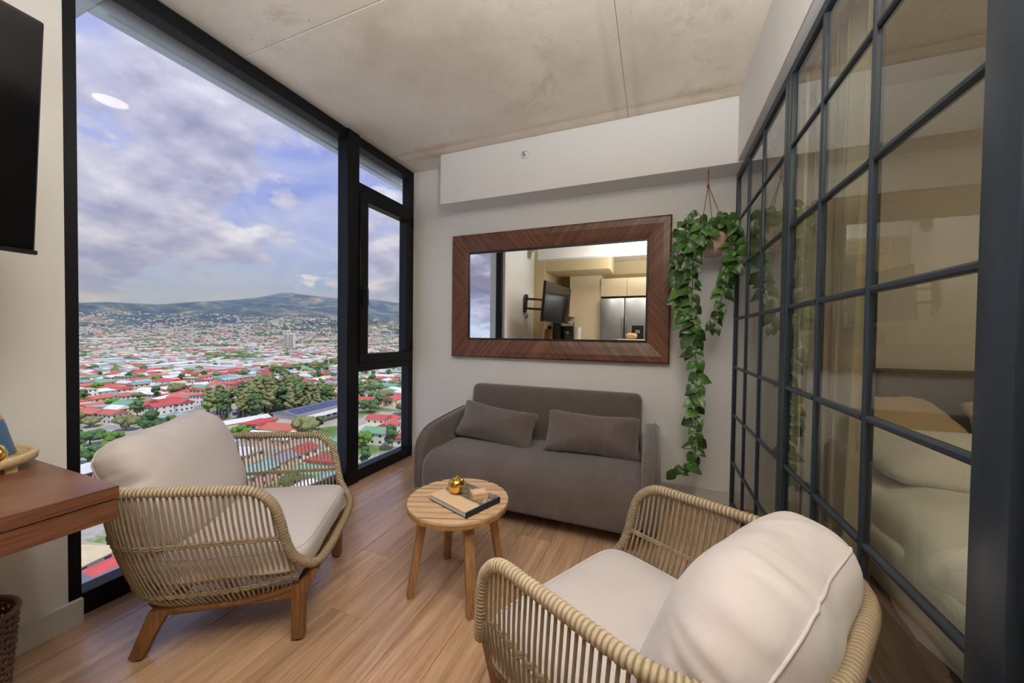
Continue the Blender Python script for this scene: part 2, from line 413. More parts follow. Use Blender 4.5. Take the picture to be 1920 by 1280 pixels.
# walls
struct('wall_back', bxm('wall_back', m_wall, XW-.1, XE, YB, YB+.15, -.05, H+.2))
struct('wall_left', bxm('wall_left', m_wall, XW-.2, -2.08, YS-.1, .655, -.05, H+.2))
struct('wall_left_kitchen', bxm('wall_left_kitchen', m_kwall, XW-.2, -1.88, YK, YS, -.05, H+.2))
struct('wall_front', bxm('wall_front', m_kwall, XW-.2, XE, YK-.15, YK, -.05, H+.2))
struct('wall_right', bxm('wall_right', m_bwall, XE, XE+.15, YK, YB, -.05, H+.2))
struct('wall_right_kitchen', bxm('wall_right_kitchen', m_bwall, .45, XE, -.62, -.5, -.05, H+.2))
# beam above the mirror and boxed soffit above the glass wall
struct('trim_1', bev(MB().box(-1.7, XP+.2, 2.62, YB, 2.232, H), 'beam', m_wall, .003, 1), None)
struct('trim_2', bev(MB().box(.454, .62, YK, 2.62, 2.24, H), 'soffit', m_wall, .003, 1), None)
# dropped kitchen beam and duct box
struct('trim_3', bev(MB().box(-1.88, .454, -.42, -.28, 2.42, H), 'beam_kitchen', m_wall, .003, 1))
struct('trim_4', bev(MB().box(-1.88, -.75, -1.45, -.75, 2.3, H), 'duct_box', m_kwall, .003, 1))
# baseboards
struct('baseboard_left', bev(MB().box(-2.08, -2.062, YS, .69, 0, .10), 'baseboard', m_base, .002, 1))
struct('baseboard_back', bev(MB().box(XW+.01, XP-.03, YB-.014, YB, 0, .10), 'baseboard', m_base, .002, 1))
struct('baseboard_bedroom', bev(MB().box(XP+.04, XE, YB-.014, YB, 0, .10), 'baseboard', m_base, .002, 1))

# ------------------------------------------------------------------ window
win = empty('window_1', (XW, 0, 0), kind='structure')
def wbar(name, y0, y1, z0, z1, x0=-.085, x1=.0, mt=m_black, par=win): return link(name, bev(MB().box(x0, x1, y0, y1, z0, z1), name, mt, .003, 1), par)
wbar('frame_bar', .645, .705, 0, H); wbar('frame_bar', 2.035, 2.15, 0, H, x1=.012); wbar('frame_bar', 2.77, YB, 0, H)
for a, b in ((.705, 2.035), (2.15, 2.77)):
    wbar('frame_bar', a, b, 0, .09); wbar('frame_bar', a, b, H-.075, H)
wbar('transom', 2.15, 2.77, 2.225, 2.30); wbar('transom', 2.15, 2.77, .85, .93)
gx0, gx1 = -.05, -.042
def pane(par, *b, mt=m_glass): return link('pane', MB().box(*b).mesh('pane', mt), par)
pane(win, gx0, gx1, .70, 2.04, .085, H-.07)
pane(win, gx0, gx1, 2.145, 2.775, 2.295, H-.07)
pane(win, gx0, gx1, 2.145, 2.775, .085, .855)
sash = link('sash', bev(MB().box(-.06, .022, 2.15, 2.77, .915, .985), 'sash_rail', m_black, .003, 1), win)
for b in ((2.15, 2.77, 2.165, 2.235), (2.15, 2.235, .985, 2.165), (2.70, 2.77, .985, 2.165)):
    link('sash_bar', bev(MB().box(-.06, .022, *b), 'sash_bar', m_black, .003, 1), sash)
pane(sash, gx0, gx1, 2.23, 2.705, .98, 2.17)
hd = MB().box(.022, .035, 2.168, 2.198, 1.36, 1.50); hd.box(.035, .06, 2.174, 2.192, 1.46, 1.49); hd.box(.05, .066, 2.172, 2.194, 1.36, 1.49)
link('handle', bev(hd, 'handle', m_dark, .004, 2), sash)
for z in (1.0, 2.12): link('hinge', bev(MB().box(.0, .034, 2.765, 2.785, z, z+.09), 'hinge', m_black, .002, 1), sash)
# slab edges outside
for nm, z0, z1, gz in (('balcony_ledge', -.30, -.035, None), ('overhang_slab', 2.625, 2.95, 2.62)):
    mb = MB().box(-2.49, XW-.085, .86, 6, z0, z1); mb.box(-3.1, XW-.085, -3, .86, z0, z1)
    s_ = struct('trim_5' if gz is None else 'trim_6', bev(mb, nm, m_conc2, .006, 1))
    if gz: link('drip_strip', bxm('drip_strip', m_conc2, -2.42, -2.40, .9, 6, gz-.008, gz+.01), s_)

# ------------------------------------------------------------------ glass partition (steel grid)
ROWS = [1.92, 1.597, 1.273, .95, .63, .31]
PT, PB = 2.235, 0.0
def partition(name, y0, y1, cols, stile=.035, xc=XP):
    e = empty(name, (xc, 0, 0), kind='structure')
    def bar(nm, a, b, c, d, x=.014): return link(nm, bev(MB().box(-x, x, a, b, c, d), nm, m_steel, .003, 1), e)
    bar('stile', y0, y0+stile, PB, PT); bar('stile', y1-stile, y1, PB, PT)
    bar('rail', y0+stile, y1-stile, PB, PB+.045); bar('rail', y0+stile, y1-stile, PT-.035, PT)
    ys = [y0+stile]+cols+[y1-stile]; zs = [PT-.035]+ROWS+[PB+.045]
    mw_ = .009
    for c in cols:
        p = MB().prism([(-.011, c-.004), (-.007, c-mw_), (.007, c-mw_), (.011, c-.004), (.011, c+.004), (.007, c+mw_), (-.007, c+mw_), (-.011, c+.004)], PB+.045, PT-.035)
        link('muntin', p.mesh('muntin', m_steel), e)
    for r in ROWS:
        for a, b in zip(ys[:-1], ys[1:]):
            a2 = a+(.012 if a in cols else 0); b2 = b-(.012 if b in cols else 0)
            p = MB().prism([(-.011, r-.004), (-.007, r-mw_), (.007, r-mw_), (.011, r-.004), (.011, r+.004), (.007, r+mw_), (-.007, r+mw_), (-.011, r+.004)], a2, b2, axis='y')
            link('muntin', p.mesh('muntin', m_steel), e)
    for a, b in zip(ys[:-1], ys[1:]):
        for zt, zb in zip(zs[:-1], zs[1:]):
            link('pane', MB().box(-.003, .003, a, b, zb, zt).mesh('pane', m_pane), e)
    return e
partition('window_2', 1.802, YB-.002, [2.19, 2.50], .038)
partition('window_3', .735, 1.80, [1.175, 1.48], .038, XP)
partition('door_1', -.5, .715, [-.19, .12, .43], .04, XP)
post = empty('trim_7', (XP, 0, 0), kind='structure')
link('post', bev(MB().box(-.04, -.0145, .718, .788, PB, PT), 'post', m_steel, .004, 2), post)

# ------------------------------------------------------------------ armchairs
RAIL = [(.335, 0, .268), (.335, .15, .272), (.326, .25, .284), (.296, .297, .312), (.262, .322, .36), (.243, .334, .425), (.228, .340, .50), (.203, .344, .56), (.145, .346, .603), (.05, .346, .611), (-.06, .345, .616), (-.18, .343, .62)]
def uring(a, vb, r, vf, n):
    """n points evenly along a U, front end to front end, with the fraction along it"""
    P = []; k = 10
    P.append((vf, a))
    for j in range(k+1):
        t = math.pi/2*j/k; P.append((vb+r-r*math.sin(t), a-r+r*math.cos(t)))
    P += [(v, -u) for v, u in P[::-1]]
    D = [0]
    for p, q in zip(P[:-1], P[1:]): D.append(D[-1]+math.hypot(q[0]-p[0], q[1]-p[1]))
    out = []; j = 0
    for i in range(n):
        s = D[-1]*i/(n-1)
        while j < len(D)-2 and D[j+1] < s: j += 1
        f = (s-D[j])/(D[j+1]-D[j]); out.append((P[j][0]+(P[j+1][0]-P[j][0])*f, P[j][1]+(P[j+1][1]-P[j][1])*f))
    return out
def rail_z(v):
    rr = RAIL[5:]
    for p, q in zip(rr[:-1], rr[1:]):
        if q[0] <= v <= p[0]: return p[2]+(q[2]-p[2])*(p[0]-v)/(p[0]-q[0])
    return .622 if v < 0 else .43
NR = 100
top = uring(.345, -.43, .26, .236, NR); mid = uring(.333, -.40, .25, .252, NR); low = uring(.292, -.34, .21, .268, NR); bot = uring(.258, -.285, .17, .245, NR)
rise = lambda v: .04*max(0, min(1, (v-.02)/.23))**2
def chair(loc, rz, label, pil, seat_seed):
    e = empty('armchair', loc, rz, label=label, cat='armchair', group='rope armchairs')
    # chair local axes: x = front, y = left
    path = [Vector(p) for p in RAIL]
    back = [Vector((v, u, .622)) for v, u in top if v < -.2 and u >= 0]
    half = path+back
    loop = half+[Vector((p.x, -p.y, p.z)) for p in half[::-1] if p.y > 1e-6]
    fine = catmull(loop, 8, True)
    # even spacing for the wound rope
    D = [0]
    for p, q in zip(fine, fine[1:]+fine[:1]): D.append(D[-1]+(q-p).length)
    pitch = .0115; cnt = int(D[-1]/pitch)*4; pts = []; rr = []; j = 0
    for i in range(cnt):
        s = D[-1]*i/cnt
        while D[j+1] < s: j += 1
        f = (s-D[j])/max(1e-9, D[j+1]-D[j]); a = fine[j]; b = fine[(j+1) % len(fine)]
        pts.append(a.lerp(b, f)); rr.append((.0174, .0162, .0132, .0162)[i % 4])
    link('top_rail', MB().tube(pts, rr, 10, closed=True, vs_=pitch/(D[-1]/cnt*4)).mesh('top_rail', m_wrap, True), e)
    for i in range(NR):
        v, u = top[i]; zt = rail_z(v) if v > -.2 else .622
        p = [(v, u, zt), None, None, (bot[i][0], bot[i][1], .172+rise(bot[i][0]))]
        p[1] = (mid[i][0], mid[i][1], .425); p[2] = (low[i][0], low[i][1], .232+rise(low[i][0])*.8)
        if zt < .47: p = [p[0]]+p[2:]
        link('rope', MB().tube(catmull(p, 3), .0039, 6).mesh('rope', m_rope, True), e)
    for ring, zz, nm in ((mid, lambda v: .425, 'binding_rope'), (low, lambda v: .232+rise(v)*.8, 'binding_rope')):
        pts = []
        for k, (v, u) in enumerate(ring):
            h_ = math.hypot(v+.05, u); s = 1+(.0045*(1 if k % 2 else -1))/h_
            pts.append(((v+.05)*s-.05, u*s, zz(v)))
        for dz in (-.004, .004):
            link(nm, MB().tube([(a, b, c+dz) for a, b, c in pts], .0045, 6).mesh(nm, m_rope, True), e)
    # timber underframe
    ring = [(v, u, .166+rise(v)) for v, u in bot]
    link('base_rim', MB().tube(ring, .013, 6).mesh('base_rim', m_teak, True), e)
    for s in (1, -1):
        l = MB().prism([(.238, 0.006), (.282, .006), (.286, .17), (.335, .262), (.318, .272), (.262, .215), (.240, .215)], s*.240, s*.272, axis='y')
        lg = link('leg', bev(l, 'front_leg', m_teak, .005, 2), e); link('glide', MB().lathe([(0, 0), (.012, 0), (.012, .008), (0, .008)], 12, .26, s*.256).mesh('glide', m_rubber), lg)
        l = MB().prism([(-.278, .012), (-.262, .004), (-.232, .006), (-.205, .07), (-.150, .172), (-.215, .172)], s*.232, s*.268, axis='y')
        lg = link('leg', bev(l, 'rear_leg', m_teak, .006, 2), e); link('glide', MB().lathe([(0, 0), (.012, 0), (.012, .006), (0, .006)], 12, -.25, s*.25).mesh('glide', m_rubber), lg)
        sr = MB().prism([(-.18, .145), (.25, .155), (.25, .205), (-.18, .172)], s*.238, s*.262, axis='y')
        link('side_rail', bev(sr, 'side_rail', m_teak, .004, 1), e)
    link('cross_rail', bev(MB().box(.245, .275, -.24, .24, .165, .205), 'cross_rail', m_teak, .004, 1), e)
    link('cross_rail', bev(MB().box(-.2, -.17, -.235, .235, .145, .172), 'cross_rail', m_teak, .004, 1), e)
    link('seat_base', bev(MB().box(-.2, .25, -.2, .2, .222, .236), 'seat_base', m_dark, .004, 1), e)
    # seat cushion
    a, b, c = .305, .308, .07
    def soft(p):
        k = max(0, 1-(p.x/a)**2)*max(0, 1-(p.y/b)**2); p.z += .012*k if p.z > 0 else 0
        t = max(0, (-p.x-.06)/.245); p.y *= 1-.30*t*t
        q = .94 if p.z < -.03 else 1
        return Vector((p.x*q if p.x < 0 else p.x, p.y*q, p.z))
    sc_ = superq(a, b, c, 9, 5, 22, .012, seat_seed, 5, soft); T = Matrix.Translation((-.005, 0, .305))
    cu = link('seat_cushion', xf(sc_, T).mesh('seat_cushion', m_cushion, True), e)
    link('piping', MB().tube([T @ soft(Vector(p)) for p in sq_ring(a, b, c, 9, 5, .72, 96, 1.002)], .0035, 6, True).mesh('piping', m_cushion, True), cu)
    # back cushion
    a, b, c, n, m_ = pil['h']/2, pil['w']/2, pil['t']/2, 4.2, 2.7
    def flop(p):
        k = p.x/a
        if k > 0: p.z -= pil.get('flop', 0)*k*k
        return p
    bc = superq(a, b, c, n, m_, 44, .05, seat_seed+3, 7, flop)
    T = Matrix.Translation((pil['x'], pil['y'], pil['z'])) @ Matrix.Rotation(pil.get('yaw', 0), 4, 'Z') @ Matrix.Rotation(-R(90)+pil['tilt']*-1, 4, 'Y')
    cu = link('back_cushion', xf(bc, T).mesh('back_cushion', m_cushion, True), e)
    for zc_ in (.40,):
        ring = [T @ flop(wrinkle(Vector(p), p[0]/a, p[1]/b, .05, 7, seat_seed+3)) for p in sq_ring(a, b, c, n, m_, zc_, 110, 1.003)]
        link('piping', MB().tube(ring, .003, 6, True).mesh('piping', m_cushion, True), cu)
    return e
PIL = dict(h=.46, w=.60, t=.23, x=-.265, y=0, z=.57, tilt=R(20), flop=.0)
chair((-1.585, 1.0325, 0), R(32.7), 'rope armchair with pale cushions standing against the tall window beside the desk', dict(PIL, z=.557), 1)
chair((-.034, 1.01, 0), R(150.5), 'rope armchair with pale cushions standing against the black glass partition', dict(PIL, z=.525, h=.44, t=.26, x=-.255, tilt=R(23)), 5)

# ------------------------------------------------------------------ sofa
so = empty('sofa', (-.745, 2.38, 0), label='dark brown corduroy two-seat sofa below the walnut-framed mirror', cat='sofa')
def sof(name, mb, w, segs=4, par=so, mt=m_cord):
    me = bev(mb, name, mt, w, segs); return link(name, me, par)
seat = MB().prism([(-.395, .085), (.36, .085), (.36, .355), (-.28, .365), (-.365, .335), (-.40, .27)], -.685, .685, axis='x')
sof('seat', seat, .045, 4)
bk = MB().prism([(.21, .2), (.37, .10), (.43, .735), (.29, .745)], -.665, .665, axis='x')
sof('backrest', bk, .05, 5)
for s in (-1, 1):
    prof = [(.34, .10), (.36, .52), (.30, .545), (-.12, .512), (-.24, .485), (-.315, .43), (-.345, .36), (-.345, .10)]
    ar = sof('armrest', MB().prism(prof, s*.685, s*.785, axis='x'), .03, 4)
    pp = [(s*.789, a, b) for a, b in prof[1:]]
    link('piping', MB().tube(catmull([(s*.752, a-.002 if a < 0 else a, b+.0015) for a, b in prof[1:]], 3), .004, 6).mesh('piping', m_cord, True), ar)
    for y in (-.33, .3): link('foot', bev(MB().box(s*.64-.025, s*.64+.025, y-.02, y+.02, 0, .095), 'foot', m_walnut, .004, 1), so)
# lumbar pillows
for (x, y, z, rx, ry, rz, lab, sd) in ((-1.10, 2.47, .475, 60, 5, -4, 'brown corduroy lumbar pillow on the sofa, the one nearer the window', 2), (-.385, 2.46, .485, 63, 2, 5, 'brown corduroy lumbar pillow on the sofa, the one nearer the hanging plant', 7)):
    ph, pw_ = .155, .325
    def corner(p):
        kx, ky = p.x/pw_, p.y/ph; p.x *= 1-.09*(1-ky*ky); p.y *= 1-.17*(1-kx*kx); return p
    mb = superq(pw_, ph, .095, 10, 1.5, 28, .022, sd, 10, corner)
    o = link('lumbar_pillow', mb.mesh('lumbar_pillow', m_cordp, True)); o.location = (x, y, z); o.rotation_euler = (R(rx), R(ry), R(rz))
    tag(o, lab, 'pillow', 'sofa pillows')

m_slat = M('acacia_slat', s2l(214, 180, 142), .5, var=(8, .3), stretch=(1.2, 16, 16), col2=s2l(150, 104, 66), rnd=.15)
m_leg = M('acacia_leg', s2l(188, 142, 96), .5, var=(8, .7), stretch=(14, 14, 1.2), col2=s2l(126, 84, 48), rnd=.1)
# ------------------------------------------------------------------ side table
tb = empty('side_table', (-.826, 1.445, 0), R(20.2), label='small round slatted wooden table between the sofa and the armchairs', cat='table')
r_, zt = .228, .40; ns = 10; gap = .012; sw = (2*r_+gap)/ns-gap
for k in range(ns):
    y0 = -r_+k*(sw+gap); y1 = y0+sw; P = []
    seg = 8
    xe = lambda y: math.sqrt(max(r_*r_-y*y, 1e-5))
    for q in range(seg+1): y = y0+(y1-y0)*q/seg; P.append((xe(y), y))
    for q in range(seg+1): y = y1+(y0-y1)*q/seg; P.append((-xe(y), y))
    link('slat', bev(MB().prism(P, zt-.014, zt), 'slat', m_slat, .0015, 1, angle=50), tb)
link('rim', MB().lathe([(r_-.035, zt-.03), (r_-.001, zt-.03), (r_-.001, zt-.0145), (r_-.035, zt-.0145), (r_-.035, zt-.03)], 56).mesh('rim', m_leg), tb)
link('batten', bxm('batten', m_teak, -.03, .03, -r_+.03, r_-.03, zt-.03, zt-.0145), tb)
for a in (45, 135, 225, 315):
    a = R(a)-R(20.2)-R(20.2)*0+R(-23.5+20.2)*0
    d = Vector((math.cos(a), math.sin(a), 0)); t_ = Vector((-d.y, d.x, 0)); tp, ft = d*.155+Vector((0, 0, zt-.03)), d*.213
    wv, hv = .022, .018
    vs = [p+t_*sx_*wv*k_+d*sy_*hv*k_ for p, k_ in ((ft, .85), (tp, 1)) for sx_, sy_ in ((-1, -1), (1, -1), (1, 1), (-1, 1))]
    link('leg', bev(MB().add(vs, [(0, 1, 2, 3), (7, 6, 5, 4), (0, 4, 5, 1), (1, 5, 6, 2), (2, 6, 7, 3), (3, 7, 4, 0)]), 'leg', m_leg, .005, 2), tb)
# art book
def cover_mat():
    m = bpy.data.materials.new('book_cover_print'); nt = nt_new(m)
    b = N(nt, 'ShaderNodeBsdfPrincipled'); o = N(nt, 'ShaderNodeOutputMaterial'); L(nt, b.outputs[0], o.inputs[0]); b.inputs['Roughness'].default_value = .3
    t = N(nt, 'ShaderNodeTexCoord'); s = N(nt, 'ShaderNodeSeparateXYZ'); L(nt, t.outputs['Object'], s.inputs[0])
    n = N(nt, 'ShaderNodeTexNoise', i_Scale=26, i_Detail=5, i_Distortion=1.2); L(nt, t.outputs['Object'], n.inputs['Vector'])
    c = ramp(nt, n.outputs[0], [(.3, s2l(30, 48, 44)), (.42, s2l(70, 118, 78)), (.5, s2l(146, 82, 46)), (.58, s2l(120, 140, 170)), (.68, s2l(220, 170, 96))])
    e = math_n(nt, 'ADD', s.outputs[0], math_n(nt, 'MULTIPLY', n.outputs[0], .05))
    f = ramp(nt, e, [(.0, (1, 1, 1)), (.012, (0, 0, 0))])
    L(nt, mixc(nt, f, c, s2l(226, 196, 160)), b.inputs['Base Color']); return m
m_cover = cover_mat(); m_navy = M('navy_cloth', s2l(24, 34, 48), .5); m_paper = M('paper', s2l(212, 210, 204), .8, wave=(300, .15, 0, 'Z'))
bk = empty('book', (-.786, 1.428, zt), R(69.7), label='large art book with a painted cover lying on the slatted table', cat='book')
# local: x across (spine side at -y), long axis x
link('cover', bev(MB().box(-.1, .1, -.125, .125, .022, .025), 'cover', m_cover, .0008, 1), bk)
link('back_cover', bev(MB().box(-.1, .1, -.125, .125, 0, .003), 'back_cover', m_navy, .0008, 1), bk)
link('pages', MB().box(-.097, .097, -.121, .121, .003, .022).mesh('pages', m_paper), bk)
sp = link('spine', bev(MB().box(-.1, .1, -.128, -.1215, 0, .025), 'spine', m_navy, .001, 1), bk)
ap = empty('apple_ornament', (-.833, 1.438, zt+.0252), label='polished gold apple ornament on the art book', cat='ornament')
prof = [(0.0005, .006), (.012, .001), (.022, .002), (.031, .012), (.0375, .028), (.0385, .042), (.035, .055), (.026, .065), (.016, .067), (.008, .062), (.0005, .055)]
link('body', MB().lathe([(a_*.98, b_) for a_, b_ in prof], 32).mesh('body', m_gold, True), ap)
link('stem', MB().tube([(0, 0, .054), (.001, 0, .066), (.005, .001, .078)], [.0022, .0025, .0035], 8).mesh('stem', m_gold, True), ap)
bx = empty('trinket_box', (-.72, 1.442, zt+.0252), R(43), label='small pale wooden box with an inlaid lid on the art book', cat='box')
m_pale = M('pale_wood', s2l(224, 178, 130), .5, var=(30, .3), stretch=(1, 8, 8))
link('body', bev(MB().box(-.036, .036, -.028, .028, 0, .016), 'body', m_pale, .0015, 1), bx)
lid = link('lid', bev(MB().box(-.036, .036, -.028, .028, .0165, .025), 'lid', m_pale, .0015, 1), bx)
link('inlay', bxm('inlay', M('shell_inlay', s2l(232, 214, 206), .3, var=(70, .7), col2=s2l(206, 120, 100)), -.026, .026, -.019, .019, .0248, .0258), lid)

# ------------------------------------------------------------------ mirror
mr = empty('wall_mirror', (-.79, YB, 1.48), label='wide wall mirror in a chevron walnut frame above the sofa', cat='mirror')
OX, OZ, IX, IZ = .885, .526, .733, .374
def strip(p0, p1, q1, q0):   # outer p0->p1, inner q1<-q0 ; sloped profile front
    prof = [(0, -.001), (0, -.046), (.08, -.055), (.35, -.054), (.75, -.042), (.95, -.034), (1, -.030), (1, -.001)]
    vs = []
    for (o, i_) in ((p0, q0), (p1, q1)):
        for t, y in prof: vs.append((o[0]+(i_[0]-o[0])*t, y, o[1]+(i_[1]-o[1])*t))
    k = len(prof); fs = [(j, j+1, k+j+1, k+j) for j in range(k-1)]+[(k-1, 0, k, 2*k-1)]+[tuple(range(k))[::-1], tuple(range(k, 2*k))]
    me = MB().add(vs, fs); return me
quad = [((-OX, OZ), (0, OZ), (0, IZ), (-IX, IZ), m_venA), ((0, OZ), (OX, OZ), (IX, IZ), (0, IZ), m_venB),
        ((OX, OZ), (OX, 0), (IX, 0), (IX, IZ), m_venB), ((OX, 0), (OX, -OZ), (IX, -IZ), (IX, 0), m_venA),
        ((OX, -OZ), (0, -OZ), (0, -IZ), (IX, -IZ), m_venA), ((0, -OZ), (-OX, -OZ), (-IX, -IZ), (0, -IZ), m_venB),
        ((-OX, -OZ), (-OX, 0), (-IX, 0), (-IX, -IZ), m_venB), ((-OX, 0), (-OX, OZ), (-IX, IZ), (-IX, 0), m_venA)]
for p0, p1, q1, q0, mt in quad:
    me = strip(p0, p1, q1, q0).mesh('frame_piece', mt); bm = bmesh.new(); bm.from_mesh(me); bmesh.ops.recalc_face_normals(bm, faces=bm.faces); bm.to_mesh(me); bm.free()
    link('frame_piece', me, mr)
for b in ((-IX, IX, IZ-.013, IZ), (-IX, IX, -IZ, -IZ+.013), (-IX, -IX+.013, -IZ+.013, IZ-.013), (IX-.013, IX, -IZ+.013, IZ-.013)):
    link('inner_lip', bxm('inner_lip', m_dark, b[0], b[1], -.034, -.02, b[2], b[3]), mr)
link('mirror_glass', bxm('mirror_glass', m_mirror, -IX, IX, -.024, -.018, -IZ, IZ), mr)

# sprinkler on the beam
spk = empty('sprinkler_head', (-.946, 2.62, 2.515), label='small white sprinkler head on the beam above the mirror', cat='sprinkler')
mb = MB().lathe([(0, 0), (.03, 0), (.032, .004), (.018, .012), (0, .013)], 24); xf(mb, Matrix.Rotation(R(90), 4, 'X'))
link('plate', mb.mesh('plate', m_white, True), spk)
mb = MB().lathe([(0, .012), (.008, .012), (.007, .035), (.011, .037), (.011, .041), (0, .041)], 16); xf(mb, Matrix.Rotation(R(90), 4, 'X'))
link('deflector', mb.mesh('deflector', m_chrome, True), spk)
link('glass_bulb', MB().tube([(0, -.014, -.012), (0, -.03, -.012)], .003, 8).mesh('glass_bulb', M('red_bulb', s2l(200, 60, 30), .2)), spk)

# ------------------------------------------------------------------ hanging plant
pl_ = empty('hanging_plant', (.335, 2.665, 1.675), label='trailing green vine in a blush hanging pot beside the mirror', cat='plant')
pot = link('pot', MB().lathe([(.0005, 0), (.05, 0), (.075, .012), (.093, .05), (.097, .09), (.09, .13), (.08, .15), (.074, .15), (.084, .125), (.088, .09), (.0005, .085)], 40).mesh('pot', m_ceram, True), pl_)
HOOK = Vector((-.035, 0, 2.232-1.675))
kn = HOOK+Vector((0, 0, -.105))
cd = MB().tube([HOOK, kn], .0035, 8)
for a in (80, 200, 320):
    cd.tube([kn+Vector((0, 0, .005)), Vector((.083*math.cos(R(a)), .083*math.sin(R(a)), .145))], .0024, 6)
cd.lathe([(0.0005, kn.z-.014), (.008, kn.z-.008), (.009, kn.z), (.007, kn.z+.008), (.0005, kn.z+.013)], 10, kn.x, kn.y)
link('hanging_cord', cd.mesh('hanging_cord', m_leather, True), pl_)
# leaf: heart-shaped blade folded along the midrib, about 6 cm
def leaf_mesh(nm, fold, curl):
    out = [(0, 0), (.16, -.10), (.36, -.06), (.48, .14), (.47, .38), (.36, .62), (.18, .85), (0, 1.06)]
    vs = []; fs = []
    mid_ = [0, .02, .1, .24, .42, .62, .82, 1.06]
    for (a, b), mz in zip(out, mid_):
        vs.append((0, mz, -curl*mz*mz)); 
        vs.append((a*.55, (b+mz)/2*1.0, abs(a)*fold*.75-curl*b*b+.03)); vs.append((a, b, abs(a)*fold-curl*b*b))
        vs.append((-a*.55, (b+mz)/2, abs(a)*fold*.75-curl*b*b+.03)); vs.append((-a, b, abs(a)*fold-curl*b*b))
    for i in range(len(out)-1):
        p, q = i*5, (i+1)*5
        fs += [(p, p+1, q+1, q), (p+1, p+2, q+2, q+1), (p+3, p, q, q+3), (p+4, p+3, q+3, q+4)]
    return MB().add(vs, fs).mesh(nm, m_leaf, True)
LEAF = [leaf_mesh('leaf', .35, .25), leaf_mesh('leaf', .55, .35), leaf_mesh('leaf', .2, .5)]
random.seed(11)
base = Vector((.335, 2.665, 1.675))
def place_leaf(par, p, out, size):
    """leaf hanging from point p, tip pointing out and down"""
    y = out.normalized(); n = Vector((random.uniform(-.4, .4), -1+random.uniform(-.35, .35), random.uniform(.1, .9)))
    n = (n-y*n.dot(y)).normalized(); x = y.cross(n)
    m = Matrix((x*size*random.uniform(.85, 1.1), y*size, n*size)).transposed().to_4x4(); m.translation = p
    o = link('leaf', random.choice(LEAF), par); o.matrix_local = m; return o
VINES = [  # (points in room coordinates, leaf spacing, leaf size)
    ([(.30, 2.63, 1.80), (.245, 2.60, 1.86), (.18, 2.58, 1.76), (.158, 2.58, 1.62), (.152, 2.58, 1.465), (.178, 2.58, 1.257), (.222, 2.58, 1.103), (.25, 2.59, .949), (.25, 2.59, .794), (.246, 2.6, .639), (.256, 2.6, .468), (.232, 2.6, .353), (.175, 2.6, .30), (.134, 2.6, .265)], .030, .068),
    ([(.36, 2.63, 1.80), (.40, 2.60, 1.85), (.425, 2.59, 1.74), (.414, 2.59, 1.62), (.394, 2.59, 1.456), (.362, 2.6, 1.324), (.338, 2.6, 1.20)], .0235, .056),
    ([(.31, 2.66, 1.80), (.235, 2.62, 1.88), (.15, 2.60, 1.80), (.122, 2.6, 1.62), (.134, 2.6, 1.42), (.17, 2.6, 1.27)], .0215, .054),
    ([(.33, 2.60, 1.80), (.27, 2.55, 1.85), (.215, 2.54, 1.70), (.21, 2.54, 1.463), (.213, 2.56, 1.25), (.235, 2.57, 1.13)], .0235, .062),
    ([(.35, 2.62, 1.80), (.385, 2.57, 1.88), (.43, 2.56, 1.82), (.445, 2.57, 1.70), (.43, 2.58, 1.56)], .025, .058),
    ([(.30, 2.64, 1.80), (.24, 2.63, 1.90), (.16, 2.63, 1.90), (.11, 2.63, 1.84)], .024, .05),
    ([(.33, 2.66, 1.80), (.35, 2.64, 1.90), (.38, 2.62, 1.93), (.42, 2.6, 1.90)], .024, .06),
    ([(.33, 2.60, 1.80), (.31, 2.56, 1.86), (.29, 2.55, 1.82), (.275, 2.55, 1.74)], .026, .062),
    ([(.34, 2.66, 1.80), (.30, 2.62, 1.87), (.33, 2.58, 1.89), (.37, 2.57, 1.86)], .024, .06),
    ([(.34, 2.68, 1.80), (.27, 2.66, 1.92), (.235, 2.65, 1.96), (.22, 2.65, 1.95)], .03, .046),
]
nl = 0
for pts, spc, size in VINES:
    P = catmull([Vector(p)-base for p in pts], 8)
    vn = link('vine', MB().tube(P, .0022, 6).mesh('vine', m_stem, True), pl_)
    d = 0; nxt = .06; side = 1
    for a, b in zip(P[:-1], P[1:]):
        d += (b-a).length
        while d > nxt:
            nxt += spc*random.uniform(.8, 1.2); side = -side; fr = min(1, d/1.9)
            o_ = Vector((side*random.uniform(.35, 1.0), random.uniform(-.75, .25), random.uniform(-1.0, -.1)))
            st = b+o_.normalized()*random.uniform(.006, .02)
            if nl < 296: place_leaf(vn, st, o_, size*random.uniform(.75, 1.2)); nl += 1
    if nl < 297: place_leaf(vn, P[-1], (P[-1]-P[-3])+Vector((0, -.002, -.002)), size*.7); nl += 1

# ------------------------------------------------------------------ desk with tray
dk = empty('wall_desk', (-2.08, -.05, 0), label='walnut wall-mounted desk at the left below the television', cat='desk')
link('desk_top', bev(MB().box(0, .69, -.62, .585, .68, .715), 'desk_top', m_walnut, .0015, 1), dk)
link('drawer_box', bev(MB().box(0, .688, -.615, .582, .622, .6775), 'drawer_box', m_walnut, .0015, 1), dk)
m_tray = M('ash_tray_wood', s2l(214, 188, 142), .5, var=(8, .4), stretch=(2, 14, 6), col2=s2l(160, 128, 84))
ty = empty('wooden_tray', (-1.905, .395, .715), R(12), label='round pale wooden tray on feet standing on the wall desk', cat='tray')
link('dish', MB().lathe([(.0005, .018), (.126, .018), (.137, .022), (.14, .045), (.137, .048), (.125, .048), (.121, .044), (.119, .036), (.0005, .034)], 48).mesh('dish', m_tray, True), ty)
for a in (20, 140, 260): link('foot', bxm('foot', m_tray, .11*math.cos(R(a))-.013, .11*math.cos(R(a))+.013, .11*math.sin(R(a))-.013, .11*math.sin(R(a))+.013, 0, .02), ty)
